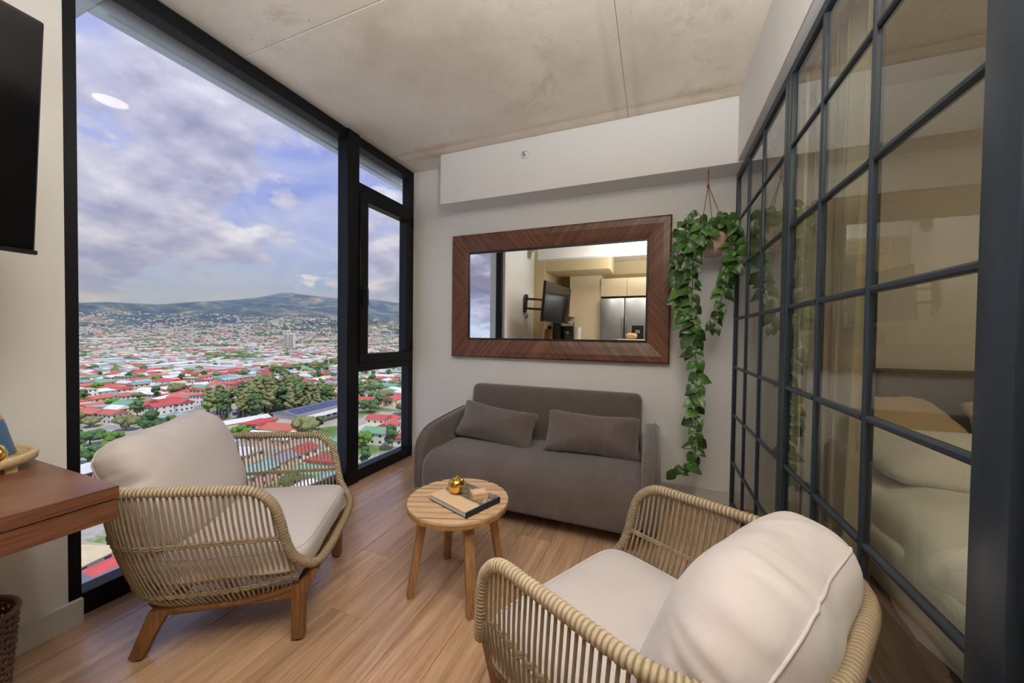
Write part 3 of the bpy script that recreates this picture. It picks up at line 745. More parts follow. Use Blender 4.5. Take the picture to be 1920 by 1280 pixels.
v = empty('bottle', (-1.92, .455, .749), label='slim blue glazed bottle standing on the round tray', cat='bottle')
m_blue = M('blue_glaze', s2l(70, 104, 140), .25, coat=.3)
link('body', MB().lathe([(.0005, 0), (.040, 0), (.042, .006), (.030, .06), (.022, .10), (.018, .115), (.0005, .115)], 28).mesh('body', m_blue, True), v)
link('cap', MB().lathe([(.0005, .115), (.015, .115), (.015, .128), (.0005, .13)], 20).mesh('cap', m_pale), v)
g = empty('gold_ornament', (-1.80, .415, .749), label='small rounded gold ornament on the round tray', cat='ornament')
link('body', MB().lathe([(.0005, 0), (.02, 0), (.033, .012), (.036, .03), (.028, .052), (.014, .066), (.0005, .07)], 28).mesh('body', m_gold, True), g)
link('knob', MB().lathe([(.0005, .068), (.006, .07), (.007, .078), (.0005, .083)], 16).mesh('knob', m_gold, True), g)

# wicker waste basket
bs = empty('waste_basket', (-1.899, .366, 0), label='woven brown wicker waste basket on the floor below the desk', cat='basket')
m_wick = M('wicker', s2l(146, 112, 92), .7, wave=(90, .4, .3, 'DIAGONAL', 2), coords='UV', var=(20, .6), col2=s2l(66, 38, 24))
BR = lambda z: .098+.022*z/.28
for k in range(36):
    a = 2*math.pi*k/36
    link('stake', MB().tube([(BR(z)*math.cos(a), BR(z)*math.sin(a), z) for z in (.004, .1, .19, .275)], .003, 6).mesh('stake', m_wick, True), bs)
nw = 26
for j in range(nw):
    z = .008+.262*j/(nw-1); pts = []
    for k in range(72):
        a = 2*math.pi*(k+.0)/72; rr = BR(z)+.0045*(1 if (k+2*(j % 2)) % 4 < 2 else -1)
        pts.append((rr*math.cos(a), rr*math.sin(a), z+.004*math.sin(a*18+j)))
    link('weaver', MB().tube(pts, .0042, 6, True).mesh('weaver', m_wick, True), bs)
link('rim', MB().tube([(.121*math.cos(2*math.pi*k/48), .121*math.sin(2*math.pi*k/48), .278) for k in range(48)], .0085, 8, True).mesh('rim', m_wick, True), bs)
link('bottom', MB().lathe([(.0005, .003), (.095, .003), (.095, .009), (.0005, .009)], 36).mesh('bottom', m_wick), bs)

# ------------------------------------------------------------------ television on its arm
tv = empty('television', (-1.505, -.10, 1.35), math.atan2(1.08, -.13)-R(90), label='black flat television on a wall arm above the desk', cat='television'); tv.rotation_euler[1] = R(5)
W2 = .545
link('screen', bev(MB().box(.0, .012, -W2+.006, W2-.006, .012, .60), 'screen', m_screen, .002, 1), tv)
link('casing', bev(MB().box(-.035, .004, -W2, W2, .004, .61), 'casing', m_dark, .006, 2), tv)
link('bezel', bev(MB().box(-.01, .014, -W2, W2, 0, .012), 'bezel', m_dark, .002, 1), tv)
link('bracket', bev(MB().box(-.06, -.035, -.1, .1, .12, .42), 'bracket', m_dark, .004, 1), tv)
for z in (.18, .34):
    link('arm', bev(MB().box(-.56, -.05, -.02, .02, z, z+.035), 'arm', m_dark, .004, 1), tv)
link('wall_plate', bev(MB().box(-.583, -.555, -.045, .045, .13, .43), 'wall_plate', m_dark, .004, 1), tv)
cb = MB()
for k in range(3): cb.tube(catmull([(-.56, .03*k-.03, .16), (-.545, .05*k-.06, .06+.02*k), (-.53, .02*k, .03), (-.50, .01*k, .10)], 5), .003, 6)
link('cable', cb.mesh('cable', m_dark, True), tv)

# ------------------------------------------------------------------ ceiling downlights (one just above the picture, one added as fill light)
m_lamp = emit_mat('downlight_diffuser', (1, .82, .62), 8.0)
def downlight(x, y, z, label, power, r=.085, col=(1, .97, .94), spread=160):
    e = empty('downlight', (x, y, z), label=label, cat='ceiling light', group='recessed downlights')
    link('trim_ring', MB().lathe([(r, -.001), (r+.012, -.003), (r+.012, -.007), (r, -.009), (r-.004, -.002)], 40).mesh('trim_ring', m_white, True), e)
    link('diffuser', MB().lathe([(.0005, -.0045), (r-.002, -.0045)], 40).mesh('diffuser', m_lamp), e)
    ld = bpy.data.lights.new('downlight_lamp', 'AREA'); ld.shape = 'DISK'; ld.size = r*1.9; ld.energy = power; ld.color = col; ld.spread = R(spread)
    lo = link('downlight_lamp', ld, e); lo.location = (0, 0, -.012)
downlight(-1.0, 1.255, H, 'round recessed downlight in the concrete ceiling above the armchairs', LIV)
downlight(-.9, .35, H, 'round recessed downlight added out of view beside the television as fill light', LIV_FILL)  # added downlight, out of view, lifts the room's brightness
downlight(-.45, -.62, H, 'round recessed downlight in the kitchen ceiling in front of the refrigerator', LIV3, col=(1, .72, .38))
downlight(1.8, 1.2, H, 'round recessed downlight in the bedroom ceiling above the bed', BED, col=(1, .82, .6))

# floor uplighter added beside the camera, out of view, to brighten the room
up_ = empty('added_uplighter', (.3, .05, 0), label='slim black floor uplighter added out of view by the glass door as fill light', cat='added fill lamp')
link('base', MB().lathe([(.0005, 0), (.13, 0), (.13, .015), (.02, .022), (.0005, .022)], 36).mesh('base', m_dark, True), up_)
link('pole', MB().tube([(0, 0, .02), (0, 0, 1.78)], .011, 12).mesh('pole', m_dark, True), up_)
link('bowl', MB().lathe([(.0005, 1.77), (.05, 1.775), (.12, 1.81), (.15, 1.85), (.147, 1.852), (.115, 1.815), (.05, 1.782), (.0005, 1.778)], 40).mesh('bowl', m_dark, True), up_)
ld = bpy.data.lights.new('uplighter_fill', 'AREA'); ld.shape = 'DISK'; ld.size = .2; ld.energy = UPL_FILL; ld.color = (.86, .93, 1)
lo = link('uplighter_fill', ld, up_); lo.location = (0, 0, 1.83); lo.rotation_euler = (math.pi, 0, 0)

# ------------------------------------------------------------------ kitchen seen in the mirror
m_cab = M('cream_cabinet', s2l(222, 204, 172), .45)
m_top = M('pale_stone', s2l(206, 196, 178), .3, var=(20, .3))
fr = empty('refrigerator', (-.50, -1.95, 0), label='stainless steel refrigerator with two tall doors in the kitchen', cat='refrigerator')
link('body', bev(MB().box(-.45, .45, 0, .64, .02, 1.84), 'body', m_dark, .005, 1), fr)
for s, x0, x1 in ((-1, -.45, -.035), (1, -.028, .45)):
    d = link('door', bev(MB().box(x0, x1, .645, .70, .06, 1.84), 'door', m_chrome, .012, 3), fr)
    hx = -.062 if s < 0 else -.002
    link('handle', bev(MB().box(hx-.012, hx+.012, .72, .75, .75, 1.5), 'handle', m_chrome, .008, 3), d)
    for z in (.78, 1.47): link('handle_mount', bxm('handle_mount', m_chrome, hx-.008, hx+.008, .70, .722, z-.01, z+.01), d)
    if s > 0:
        link('dispenser', bev(MB().box(.10, .30, .698, .706, 1.0, 1.34), 'dispenser', m_dark, .004, 1), d)
        link('dispenser_panel', bxm('dispenser_panel', m_chrome, .16, .24, .705, .709, 1.2, 1.26), d)
uc = empty('wall_cabinet', (-.50, -1.95, 0), label='cream two-door cabinet above the refrigerator', cat='cabinet')
link('body', bxm('body', m_cab, -.47, .47, .05, .58, 1.88, 2.22), uc)
for x0, x1 in ((-.468, -.003), (.003, .468)): link('door', bev(MB().box(x0, x1, .58, .60, 1.885, 2.215), 'door', m_cab, .002, 1), uc)
tc_ = empty('tall_cabinet', (-1.27, -1.95, 0), label='tall plain cream cabinet beside the refrigerator', cat='cabinet')
link('body', bxm('body', m_cab, -.30, .30, 0, .55, .0, 2.3), tc_); link('door', bev(MB().box(-.298, .298, .55, .57, .08, 2.29), 'door', m_cab, .002, 1), tc_)
kc = empty('kitchen_counter', (-1.35, -1.0, 0), label='cream kitchen counter unit below the wall shelf', cat='cabinet')
link('body', bxm('body', m_cab, -.52, .28, -.3, .26, .08, 1.0), kc)
for k in range(2): link('door', bev(MB().box(-.515+.4*k, -.125+.4*k, .26, .28, .1, .98), 'door', m_cab, .002, 1), kc)
link('plinth', bxm('plinth', m_dark, -.52, .28, -.3, .22, 0, .08), kc)
wt = link('worktop', bev(MB().box(-1.875, -1.04, -1.32, -.70, 1.0, 1.04), 'worktop', m_top, .004, 1)); tag(wt, 'pale stone worktop carrying the coffee maker', 'worktop')
bar = empty('breakfast_bar', (-.3, -.62, 0), label='narrow pale stone breakfast bar in front of the refrigerator', cat='counter')
link('top', bev(MB().box(-.28, .72, -.1, .2, 1.06, 1.1), 'top', m_top, .004, 1), bar); link('panel', bxm('panel', m_cab, -.25, .7, -.07, .0, 0, 1.06), bar)
cm = empty('coffee_maker', (-1.50, -.95, 1.04), label='dark coffee maker with a glass jug on the worktop', cat='coffee maker')
link('body', bev(MB().box(-.1, .1, -.12, .0, 0, .36), 'body', m_dark, .01, 2), cm)
link('head', bev(MB().box(-.1, .1, 0, .1, .27, .36), 'head', m_chrome, .01, 2), cm); link('base', bev(MB().box(-.1, .1, 0, .12, 0, .03), 'base', m_dark, .006, 2), cm)
link('jug', MB().lathe([(.0005, .032), (.06, .032), (.068, .08), (.06, .15), (.045, .19), (.0005, .19)], 28, 0, .06).mesh('jug', M('jug_glass', s2l(30, 24, 20), .08), True), cm)
ob = empty('toaster_oven', (-1.70, -1.0, 1.04), label='tall black kitchen appliance beside the coffee maker', cat='appliance')
link('body', bev(MB().box(-.07, .09, -.14, .1, 0, .40), 'body', m_dark, .012, 2), ob); link('door', bev(MB().box(-.06, .08, .1, .108, .05, .34), 'door', m_screen, .003, 1), ob)
kb = empty('knife_block', (-1.815, -.79, 1.04), label='slanted wooden knife block at the worktop end', cat='knife block')
link('body', bev(MB().prism([(-.06, 0), (.06, 0), (.03, .22), (-.10, .17)], -.05, .05, axis='x'), 'body', m_teak, .004, 1), kb)
for k in range(4): link('knife_handle', bxm('knife_handle', m_dark, -.04+.022*k, -.026+.022*k, -.06, -.03, .18, .27), kb)
pt_ = empty('paper_towel', (-1.30, -.93, 1.04), label='white paper towel roll on the worktop', cat='paper towel')
link('roll', MB().lathe([(.0005, .01), (.05, .01), (.05, .25), (.0005, .25)], 28).mesh('roll', m_paper), pt_); link('base', MB().lathe([(.0005, 0), (.07, 0), (.07, .01), (.0005, .01)], 28).mesh('base', m_chrome), pt_)
sh = empty('wall_shelf', (-1.88, -1.15, 1.5), label='cream wall shelf above the worktop', cat='shelf')
link('board', bev(MB().box(0, .42, -.22, .1, .0, .025), 'board', m_cab, .002, 1), sh); link('bracket', MB().prism([(-.05, 0), (-.05, -.15), (-.03, -.15), (.08, 0)], .2, .22, axis='x').mesh('bracket', m_cab), sh)
jr = empty('storage_jar', (-1.6, -1.2, 1.526), label='dark storage jar on the wall shelf', cat='jar')
link('body', MB().lathe([(.0005, 0), (.05, 0), (.052, .09), (.04, .1), (.0005, .1)], 24).mesh('body', m_dark, True), jr); link('lid', MB().lathe([(.0005, .1), (.045, .1), (.045, .12), (.0005, .12)], 24).mesh('lid', m_pale), jr)
br_ = link('bread_loaf', superq(.09, .06, .05, 3, 2.4, 14, .05, 4, 20).mesh('bread_loaf', M('bread_crust', s2l(214, 176, 128), .7, var=(20, .6), col2=s2l(150, 96, 50)), True), None, (-.36, -.52, 1.149)); tag(br_, 'small pale loaf of bread on the breakfast bar', 'bread')

# ------------------------------------------------------------------ bedroom behind the glass
m_linen = M('white_linen', s2l(226, 222, 216), .85, bump=(7, .3, .05), sheen=.15)
m_tan = M('tan_linen', s2l(196, 170, 136), .85, bump=(8, .3, .05), sheen=.15)
m_curt = M('curtain_linen', s2l(196, 184, 166), .9, bump=(120, .15, .002), var=(6, .15))
bd = empty('bed', (1.45, 1.65, 0), label='low dark bed with a padded headboard behind the glass partition', cat='bed')
link('bed_frame', bev(MB().box(-.76, .8, -.95, 1.1, .14, .30), 'bed_frame', m_navy, .02, 2), bd)
link('mattress', bev(MB().box(-.74, .78, -.93, 1.05, .30, .50), 'mattress', m_linen, .05, 4), bd)
for k in range(3): link('headboard_panel', bev(MB().box(-.78+.54*k, -.25+.54*k, 1.08, 1.16, .2, .98), 'headboard_panel', M('grey_upholstery', s2l(112, 106, 98), .9), .02, 3), bd)
for sx_, sy_ in ((-1, -1), (1, -1), (-1, 1), (1, 1)): link('leg', bxm('leg', m_dark, .02+sx_*.7-.03, .02+sx_*.7+.03, .07+sy_*.9-.03, .07+sy_*.9+.03, 0, .14), bd)
# duvet draped over the side next to the glass
def duvet(nm, x0, x1, y0, y1, zt_, zb, seed, mt):
    nx, ny = 40, 44; vs = []; fs = []
    drop = zt_-zb; top_w = x1-x0
    for i in range(nx+1):
        for j in range(ny+1):
            s = i/nx*(top_w+drop)-drop; y = y0+(y1-y0)*j/ny
            n1_ = noise.noise(Vector((s*3.1, y*2.6, seed)))*.075+noise.noise(Vector((s*8, y*6.5, seed+5)))*.03
            if s > .06: x, z = x0+s, zt_+n1_*.9
            elif s > -.06:
                t = (s+.06)/.12*math.pi/2; x, z = x0+.07*(1-math.cos(t))-.01+n1_*.6, zt_-.07+.07*math.sin(t)+n1_*.6
            else: x, z = x0-.02+n1_*1.0+.05*(s+.06), zt_-.07+(s+.06)
            if j < 4: z -= (.06*(1-j/4))**1*1.2
            vs.append((x, y, z))
    k = ny+1; nv = len(vs)
    fs = [(i*k+j, (i+1)*k+j, (i+1)*k+j+1, i*k+j+1) for i in range(nx) for j in range(ny)]
    mb = MB().add(vs, fs); me = mb.mesh(nm, mt, True)
    o = link(nm, me); sm = o.modifiers.new('thickness', 'SOLIDIFY'); sm.thickness = .03; sm.offset = -1; return o
o = duvet('duvet', .76, 2.2, .78, 2.15, .58, .16, 3, m_linen); tag(o, 'crumpled white duvet hanging over the bed side next to the glass', 'duvet')
for (x, y, z, rx, rz, lab, mt, sd) in ((1.10, 2.46, .68, 38, 6, 'plump tan pillow propped at the headboard, nearer the glass', m_tan, 3), (1.82, 2.46, .68, 40, -4, 'plump tan pillow propped at the headboard, farther from the glass', m_tan, 8), (1.2, 2.0, .66, 12, -8, 'white pillow lying in front of the tan pillows', m_linen, 12)):
    o = link('bed_pillow', superq(.34, .23, .10, 7, 1.6, 20, .06, sd, 7).mesh('bed_pillow', mt, True)); o.location = (x, y, z); o.rotation_euler = (R(rx), 0, R(rz)); tag(o, lab, 'pillow', 'bed pillows')
def curtain(y0, y1, xc, lab, n, seed):
    vs = []; fs = []; m_ = 90; zs = [2.2, 1.6, 1.0, .5, .03]
    for i in range(m_+1):
        t = i/m_; y = y0+(y1-y0)*t
        for q, z in enumerate(zs):
            a = .03*(1+.12*q); vs.append((xc+a*math.sin(t*n*2*math.pi+.3*q*math.sin(seed+t*5)), y+.012*math.sin(t*n*4*math.pi), z))
    k = len(zs); fs = [(i*k+j, i*k+j+1, (i+1)*k+j+1, (i+1)*k+j) for i in range(m_) for j in range(k-1)]
    me = MB().add(vs, fs).mesh('curtain', m_curt, True); o = link('curtain', me); sm = o.modifiers.new('thickness', 'SOLIDIFY'); sm.thickness = .003
    tag(o, lab, 'curtain', 'bedroom curtains')
curtain(1.98, 2.72, .58, 'beige linen curtain behind the far panel of the glass partition', 6, 1)
curtain(1.42, 1.72, .58, 'beige linen curtain gathered behind the near panel of the glass partition', 4, 4)
link('trim_8', bxm('curtain_track', m_white, .56, .60, .9, 2.78, 2.2, 2.235))['kind'] = 'structure'
wd = empty('curtain_wand', (.535, 1.75, 2.2), label='thin white curtain wand hanging behind the glass partition', cat='curtain wand')
link('rod', MB().tube([(0, 0, 0), (0, 0, -1.15)], .006, 8).mesh('rod', m_white, True), wd); link('grip', MB().tube([(0, 0, -1.02), (0, 0, -1.16)], .009, 8).mesh('grip', m_white, True), wd)

# ------------------------------------------------------------------ the town and the mountains outside
GZ = -55.0
RIDGE = [(100, .06), (118, .07), (128, .078), (132.5, .086), (136.8, .084), (139.5, .087), (141.4, .0895), (143, .092), (143.9, .091), (145.7, .081), (147.4, .074), (149.5, .068), (151, .064), (153.5, .0585), (155.7, .0515), (157.8, .051), (159.8, .0515), (161.6, .0475), (170, .045), (190, .05)]
def ridge(a):
    if a <= RIDGE[0][0]: return RIDGE[0][1]
    for (p, u), (q, v_) in zip(RIDGE[:-1], RIDGE[1:]):
        if p <= a <= q: return u+(v_-u)*(a-p)/(q-p)
    return RIDGE[-1][1]
RR = 9000.0
def ground(x, y):
    r = math.hypot(x, y)
    if r < 1500: return GZ
    a = math.degrees(math.atan2(y, x)) % 360; t = min(1.0, (r-1500)/(RR-1500)); k = t*t*(3-2*t)
    k = .55*k+.45*t**2.2
    top_ = 1.15+ridge(a)*RR+10
    h = GZ+(top_-GZ)*k
    env = math.sin(math.pi*min(1, t))**.8*min(1, t*2.2)
    nz = noise.fractal(Vector((x*.00055, y*.00055, 2.2)), .9, 2.1, 6)
    rd = 1-abs(noise.noise(Vector((x*.0008, y*.0008, 7.7))))*2
    h += env*(nz*230+rd*150)
    h = min(h, 1.15+r*(ridge(a)-.004*(1-t)))
    if t >= 1: h -= (r-RR)*.03
    return h
na, nr = 340, 190; vs = []; fs = []
for j in range(nr+1):
    r = 60*(11500/60)**(j/nr)
    for i_ in range(na+1):
        a = R(96+ (184-96)*i_/na); x, y = r*math.cos(a), r*math.sin(a); vs.append((x, y, ground(x, y)))
fs = [(j*(na+1)+i_, j*(na+1)+i_+1, (j+1)*(na+1)+i_+1, (j+1)*(na+1)+i_) for j in range(nr) for i_ in range(na)]
def land_mat():
    m = bpy.data.materials.new('valley_and_forest'); nt = nt_new(m)
    b = N(nt, 'ShaderNodeBsdfPrincipled'); o = N(nt, 'ShaderNodeOutputMaterial'); L(nt, b.outputs[0], o.inputs[0]); b.inputs['Roughness'].default_value = .95; b.inputs['Specular IOR Level'].default_value = .1
    t = N(nt, 'ShaderNodeTexCoord'); v = t.outputs['Object']
    n = N(nt, 'ShaderNodeTexNoise', i_Scale=.035, i_Detail=8, i_Roughness=.65); L(nt, v, n.inputs['Vector'])
    val = ramp(nt, n.outputs[0], [(.36, s2l(150, 148, 146)), (.5, s2l(178, 172, 162)), (.56, s2l(120, 138, 84)), (.68, s2l(86, 112, 58))])
    n2 = N(nt, 'ShaderNodeTexNoise', i_Scale=.0032, i_Detail=12, i_Roughness=.8); L(nt, v, n2.inputs['Vector'])
    hill = ramp(nt, n2.outputs[0], [(.40, s2l(26, 40, 34)), (.49, s2l(60, 78, 52)), (.56, s2l(112, 118, 84)), (.63, s2l(184, 150, 116))])
    s = N(nt, 'ShaderNodeSeparateXYZ'); L(nt, v, s.inputs[0])
    f = ramp(nt, math_n(nt, 'DIVIDE', math_n(nt, 'ADD', s.outputs[2], 55.0), 60.0), [(.05, (0, 0, 0)), (.6, (1, 1, 1))])
    L(nt, mixc(nt, f, val, hill), b.inputs['Base Color']); return m
land = struct('valley_and_mountains', MB().add(vs, fs).mesh('land', land_mat(), True))

ROOFC = {'red': s2l(196, 84, 82), 'white': s2l(222, 222, 220), 'green': s2l(124, 170, 138), 'grey': s2l(150, 152, 160), 'terracotta': s2l(196, 110, 88), 'teal': s2l(142, 182, 184), 'cream': s2l(214, 198, 160)}
m_roof = {k: M('roof_'+k, c, .6, var=(.6, .35), rnd=.25) for k, c in ROOFC.items()}
m_hw = [M('render_white', s2l(226, 222, 214), .85, rnd=.12), M('render_cream', s2l(210, 190, 158), .85, rnd=.12), M('render_rose', s2l(204, 170, 160), .85, rnd=.12)]
m_hwin = M('house_window', s2l(60, 68, 80), .25)
def house_walls(w_, d_, h_, st, mt):
    mb = MB().box(-w_/2, w_/2, -d_/2, d_/2, 0, h_)
    fl_h = h_/st
    for f_ in range(st):
        z0, z1 = f_*fl_h+fl_h*.35, f_*fl_h+fl_h*.75
        for k in range(3):
            x = -w_/2+w_*(k+.5)/3
            for s in (-1, 1): mb.box(x-.6, x+.6, s*d_/2-.04, s*d_/2+.04, z0, z1, 1)
            y = -d_/2+d_*(k+.5)/3
            for s in (-1, 1): mb.box(s*w_/2-.04, s*w_/2+.04, y-.6, y+.6, z0, z1, 1)
    return mb.mesh('walls', [mt, m_hwin])
def house_roof(kind, w_, d_, h_, mt):
    a, b = w_/2+.6, d_/2+.6; z = h_
    if kind == 'gable':
        vs = [(-a, -b, z), (a, -b, z), (a, b, z), (-a, b, z), (-a, 0, z+2.0), (a, 0, z+2.0), (-a, -b, z-.15), (a, -b, z-.15), (a, b, z-.15), (-a, b, z-.15)]
        fs = [(0, 1, 5, 4), (2, 3, 4, 5), (0, 4, 3), (1, 2, 5), (6, 9, 8, 7), (0, 6, 7, 1), (1, 7, 8, 2), (2, 8, 9, 3), (3, 9, 6, 0)]
    elif kind == 'hip':
        vs = [(-a, -b, z), (a, -b, z), (a, b, z), (-a, b, z), (-a*.45, 0, z+2.1), (a*.45, 0, z+2.1), (-a, -b, z-.15), (a, -b, z-.15), (a, b, z-.15), (-a, b, z-.15)]
        fs = [(0, 1, 5, 4), (2, 3, 4, 5), (0, 4, 3), (1, 2, 5), (6, 9, 8, 7), (0, 6, 7, 1), (1, 7, 8, 2), (2, 8, 9, 3), (3, 9, 6, 0)]
    else:
        vs = [(-a, -b, z+.9), (a, -b, z+.9), (a, b, z+.1), (-a, b, z+.1), (-a, -b, z-.1), (a, -b, z-.1), (a, b, z-.1), (-a, b, z-.1)]
        fs = [(0, 1, 2, 3), (4, 7, 6, 5), (0, 4, 5, 1), (1, 5, 6, 2), (2, 6, 7, 3), (3, 7, 4, 0)]
    return MB().add(vs, fs).mesh('roof', mt)
SH = [('gable', 11, 9, 3.2, 1), ('hip', 12, 10, 3.2, 1), ('shed', 13, 9, 3.4, 1), ('gable', 12, 9, 6.0, 2), ('shed', 11, 10, 6.2, 2), ('gable', 24, 11, 4.5, 1)]
WM = {(i_, k): house_walls(s[1], s[2], s[3], s[4], m_hw[k]) for i_, s in enumerate(SH) for k in range(3)}
RM = {(i_, c): house_roof(s[0], s[1], s[2], s[3], m_roof[c]) for i_, s in enumerate(SH) for c in ROOFC}
random.seed(21)
COLS = ['red']*7+['white']*6+['green']*3+['grey']*4+['terracotta']*5+['teal']*2+['cream']*2
def inview(x, y, lo=124.5, hi=164): return lo < math.degrees(math.atan2(y, x)) % 360 < hi
# landmarks keep their ground free: (x, y, radius)
KEEP = [(-248, 172, 46), (-202, 172, 28), (-223, 140, 13), (-300, 160, 14)]
cells = []
TH = R(-11); ct, st_ = math.cos(TH), math.sin(TH)
for i_ in range(-120, 320):
    for j in range(-330, 330):
        if i_ % 9 == 0 or j % 6 == 0: continue          # streets
        jt = 1.2 if abs(i_) < 45 else 5
        s, t = i_*14.5+random.uniform(-jt, jt), j*12.2+random.uniform(-jt, jt)
        x, y = -s*ct-t*st_, s*st_-t*ct
        r = math.hypot(x, y)
        if 100 < r < 4300 and inview(x, y) and not any(math.hypot(x-a, y-b) < q for a, b, q in KEEP): cells.append((r, x, y))
cells.sort()
houses = []; trees = []
for r, x, y in cells:
    g_ = noise.noise(Vector((x*.008, y*.008, 1.5)))
    left_green = .30 if (x < -150 and y < .46*-x and r < 420) else 0
    if random.random() < .13+max(0, g_-.05)*.9+left_green+(.75*max(0, noise.noise(Vector((x*.0032, y*.0045, 9)))-.12) if r > 450 else 0): trees.append((r, x, y))
    else: houses.append((r, x, y))
def where(r, x, y):
    a = math.degrees(math.atan2(y, x)) % 360
    if a < 136.5: return 'seen through the narrow casement' if r < 260 else 'far out behind the narrow casement'
    if a > 151: return 'at the bottom left of the view' if r < 250 else 'in the middle distance left of the grove'
    return 'in front of the solar-roofed hall' if r < 225 else ('beside the grove' if r < 320 else 'behind the grove')
for r, x, y in houses[:292]:
    i_ = random.choice((0, 0, 1, 1, 2, 3, 3, 4, 5)); c = random.choice(COLS); k = random.choice((0, 0, 0, 1, 2)); sto = SH[i_][4]
    kind = {'gable': 'gabled', 'hip': 'hipped', 'shed': 'low-pitched'}[SH[i_][0]]
    lab = f"{'long ' if i_ == 5 else ''}{'one' if sto == 1 else 'two'}-storey {('white', 'cream', 'rose')[k]} house with {kind} {c} roof, {where(r, x, y)}"
    e = empty('house', (x, y, GZ), -TH+random.choice((0, R(90)))+random.uniform(-.05, .05), label=lab, cat='house', group='town houses: '+lab)
    s = random.uniform(.9, 1.15); e.scale = (s, s, 1)
    link('walls', WM[(i_, k)], e); link('roof', RM[(i_, c)], e)
# the rest of the town in one object
far = MB(); cl = list(ROOFC)
random.seed(5)
for q, (r, x, y) in enumerate(houses[292:]):
    if r > 1300 and random.random() < .3+.45*max(0, min(1, (z_ := ground(x, y)+55)/110))+.5*max(0, noise.noise(Vector((x*.0016, y*.0022, 4)))): continue
    z = ground(x, y)
    if z > 150: continue
    big = random.random() < .07
    w_, d_, h_ = (random.uniform(26, 50), random.uniform(14, 22), random.uniform(5, 9)) if big else (random.uniform(9, 15), random.uniform(7, 10), random.choice((3, 3, 3.4, 6)))
    ci = 1 if big and random.random() < .6 else cl.index(random.choice(COLS))
    a = -TH+random.choice((0, R(90))); ca, sa = math.cos(a), math.sin(a)
    def tr(px, py, pz): return (x+px*ca-py*sa, y+px*sa+py*ca, z+pz)
    A, B = w_/2, d_/2; rz_ = 1.8 if not big else 1.2
    far.add([tr(-A, -B, -2), tr(A, -B, -2), tr(A, B, -2), tr(-A, B, -2), tr(-A, -B, h_), tr(A, -B, h_), tr(A, B, h_), tr(-A, B, h_)], [(0, 1, 5, 4), (1, 2, 6, 5), (2, 3, 7, 6), (3, 0, 4, 7)], mi=len(cl))
    far.add([tr(-A-.4, -B-.4, h_), tr(A+.4, -B-.4, h_), tr(A+.4, B+.4, h_), tr(-A-.4, B+.4, h_), tr(-A-.4, 0, h_+rz_), tr(A+.4, 0, h_+rz_)], [(0, 1, 5, 4), (2, 3, 4, 5), (0, 4, 3), (1, 2, 5)], mi=ci)
o = link('distant_houses', far.mesh('distant_houses', [m_roof[c] for c in cl]+[m_hw[0]])); tag(o, 'countless small houses with coloured roofs filling the far valley', 'houses', kind='stuff')

# trees
m_fol = [M('foliage_bright', s2l(104, 142, 56), .9, var=(.9, .7), rnd=.35, col2=s2l(52, 84, 34)), M('foliage_dark', s2l(84, 116, 64), .9, var=(.9, .7), rnd=.3, col2=s2l(34, 58, 34)), M('foliage_olive', s2l(130, 134, 86), .9, var=(.8, .7), rnd=.3, col2=s2l(78, 82, 54))]
m_bark = M('bark', s2l(104, 88, 72), .9)
def ico(sub):
    bm = bmesh.new(); bmesh.ops.create_icosphere(bm, subdivisions=sub, radius=1); v_ = [v.co.copy() for v in bm.verts]; f_ = [tuple(v.index for v in f.verts) for f in bm.faces]; bm.free(); return v_, f_
I1, I2 = ico(2), ico(1)
def crown_mesh(nm, rx, rz, z0, nb, mt, seed):
    random.seed(seed); mb = MB()
    for k in range(nb):
        a = random.uniform(0, 6.28); q = math.sqrt(random.random())*.8; zz = random.uniform(-1, 1)
        lim = math.sqrt(max(0, 1-zz*zz)); c = Vector((rx*q*lim*math.cos(a), rx*q*lim*math.sin(a), z0+rz+rz*.75*zz)); b = rx*random.uniform(.28, .5)
        V_, F_ = I1
        mb.add([c+Vector((p.x, p.y, p.z*.8))*b*(1+.45*noise.noise(p*2.6+Vector((k*3, seed, 0)))) for p in V_], F_)
    return mb.mesh(nm, mt, True)
CR = [crown_mesh('crown', 4.2, 2.4, 2.0, 14, m_fol[0], 1), crown_mesh('crown', 4.6, 3.2, 2.2, 16, m_fol[1], 2), crown_mesh('crown', 5.2, 2.2, 3.0, 15, m_fol[2], 3), crown_mesh('crown', 3.4, 4.4, 2.0, 14, m_fol[1], 4)]
TRK = MB().tube([(0, 0, -.3), (.1, 0, 2), (0, .1, 4.4)], [.35, .28, .15], 8).mesh('trunk', m_bark)
KIND = ['spreading bright green tree', 'rounded dark green tree', 'flat-topped olive green tree', 'tall dark green tree']
random.seed(8)
for r, x, y in trees[:220]:
    k = random.randrange(4); e = empty('tree', (x, y, GZ), random.uniform(0, 6.28), label=KIND[k]+' among houses, '+where(r, x, y), cat='tree', group='town trees: '+KIND[k]+', '+where(r, x, y))
    s = random.uniform(.75, 1.25); e.scale = (s, s, s*random.uniform(.8, 1.1)); link('crown', CR[k], e); link('trunk', TRK, e)
GC = [crown_mesh('crown', 4.0, 8.0, 6.0, 26, m_fol[2], 9), crown_mesh('crown', 4.4, 7.0, 7.0, 26, m_fol[2], 10), crown_mesh('crown', 4.2, 7.5, 5.0, 24, m_fol[1], 11)]
GT = MB().tube([(0, 0, -.3), (.2, 0, 6), (0, .2, 13)], [.55, .4, .2], 8).mesh('trunk', m_bark)
gp = []
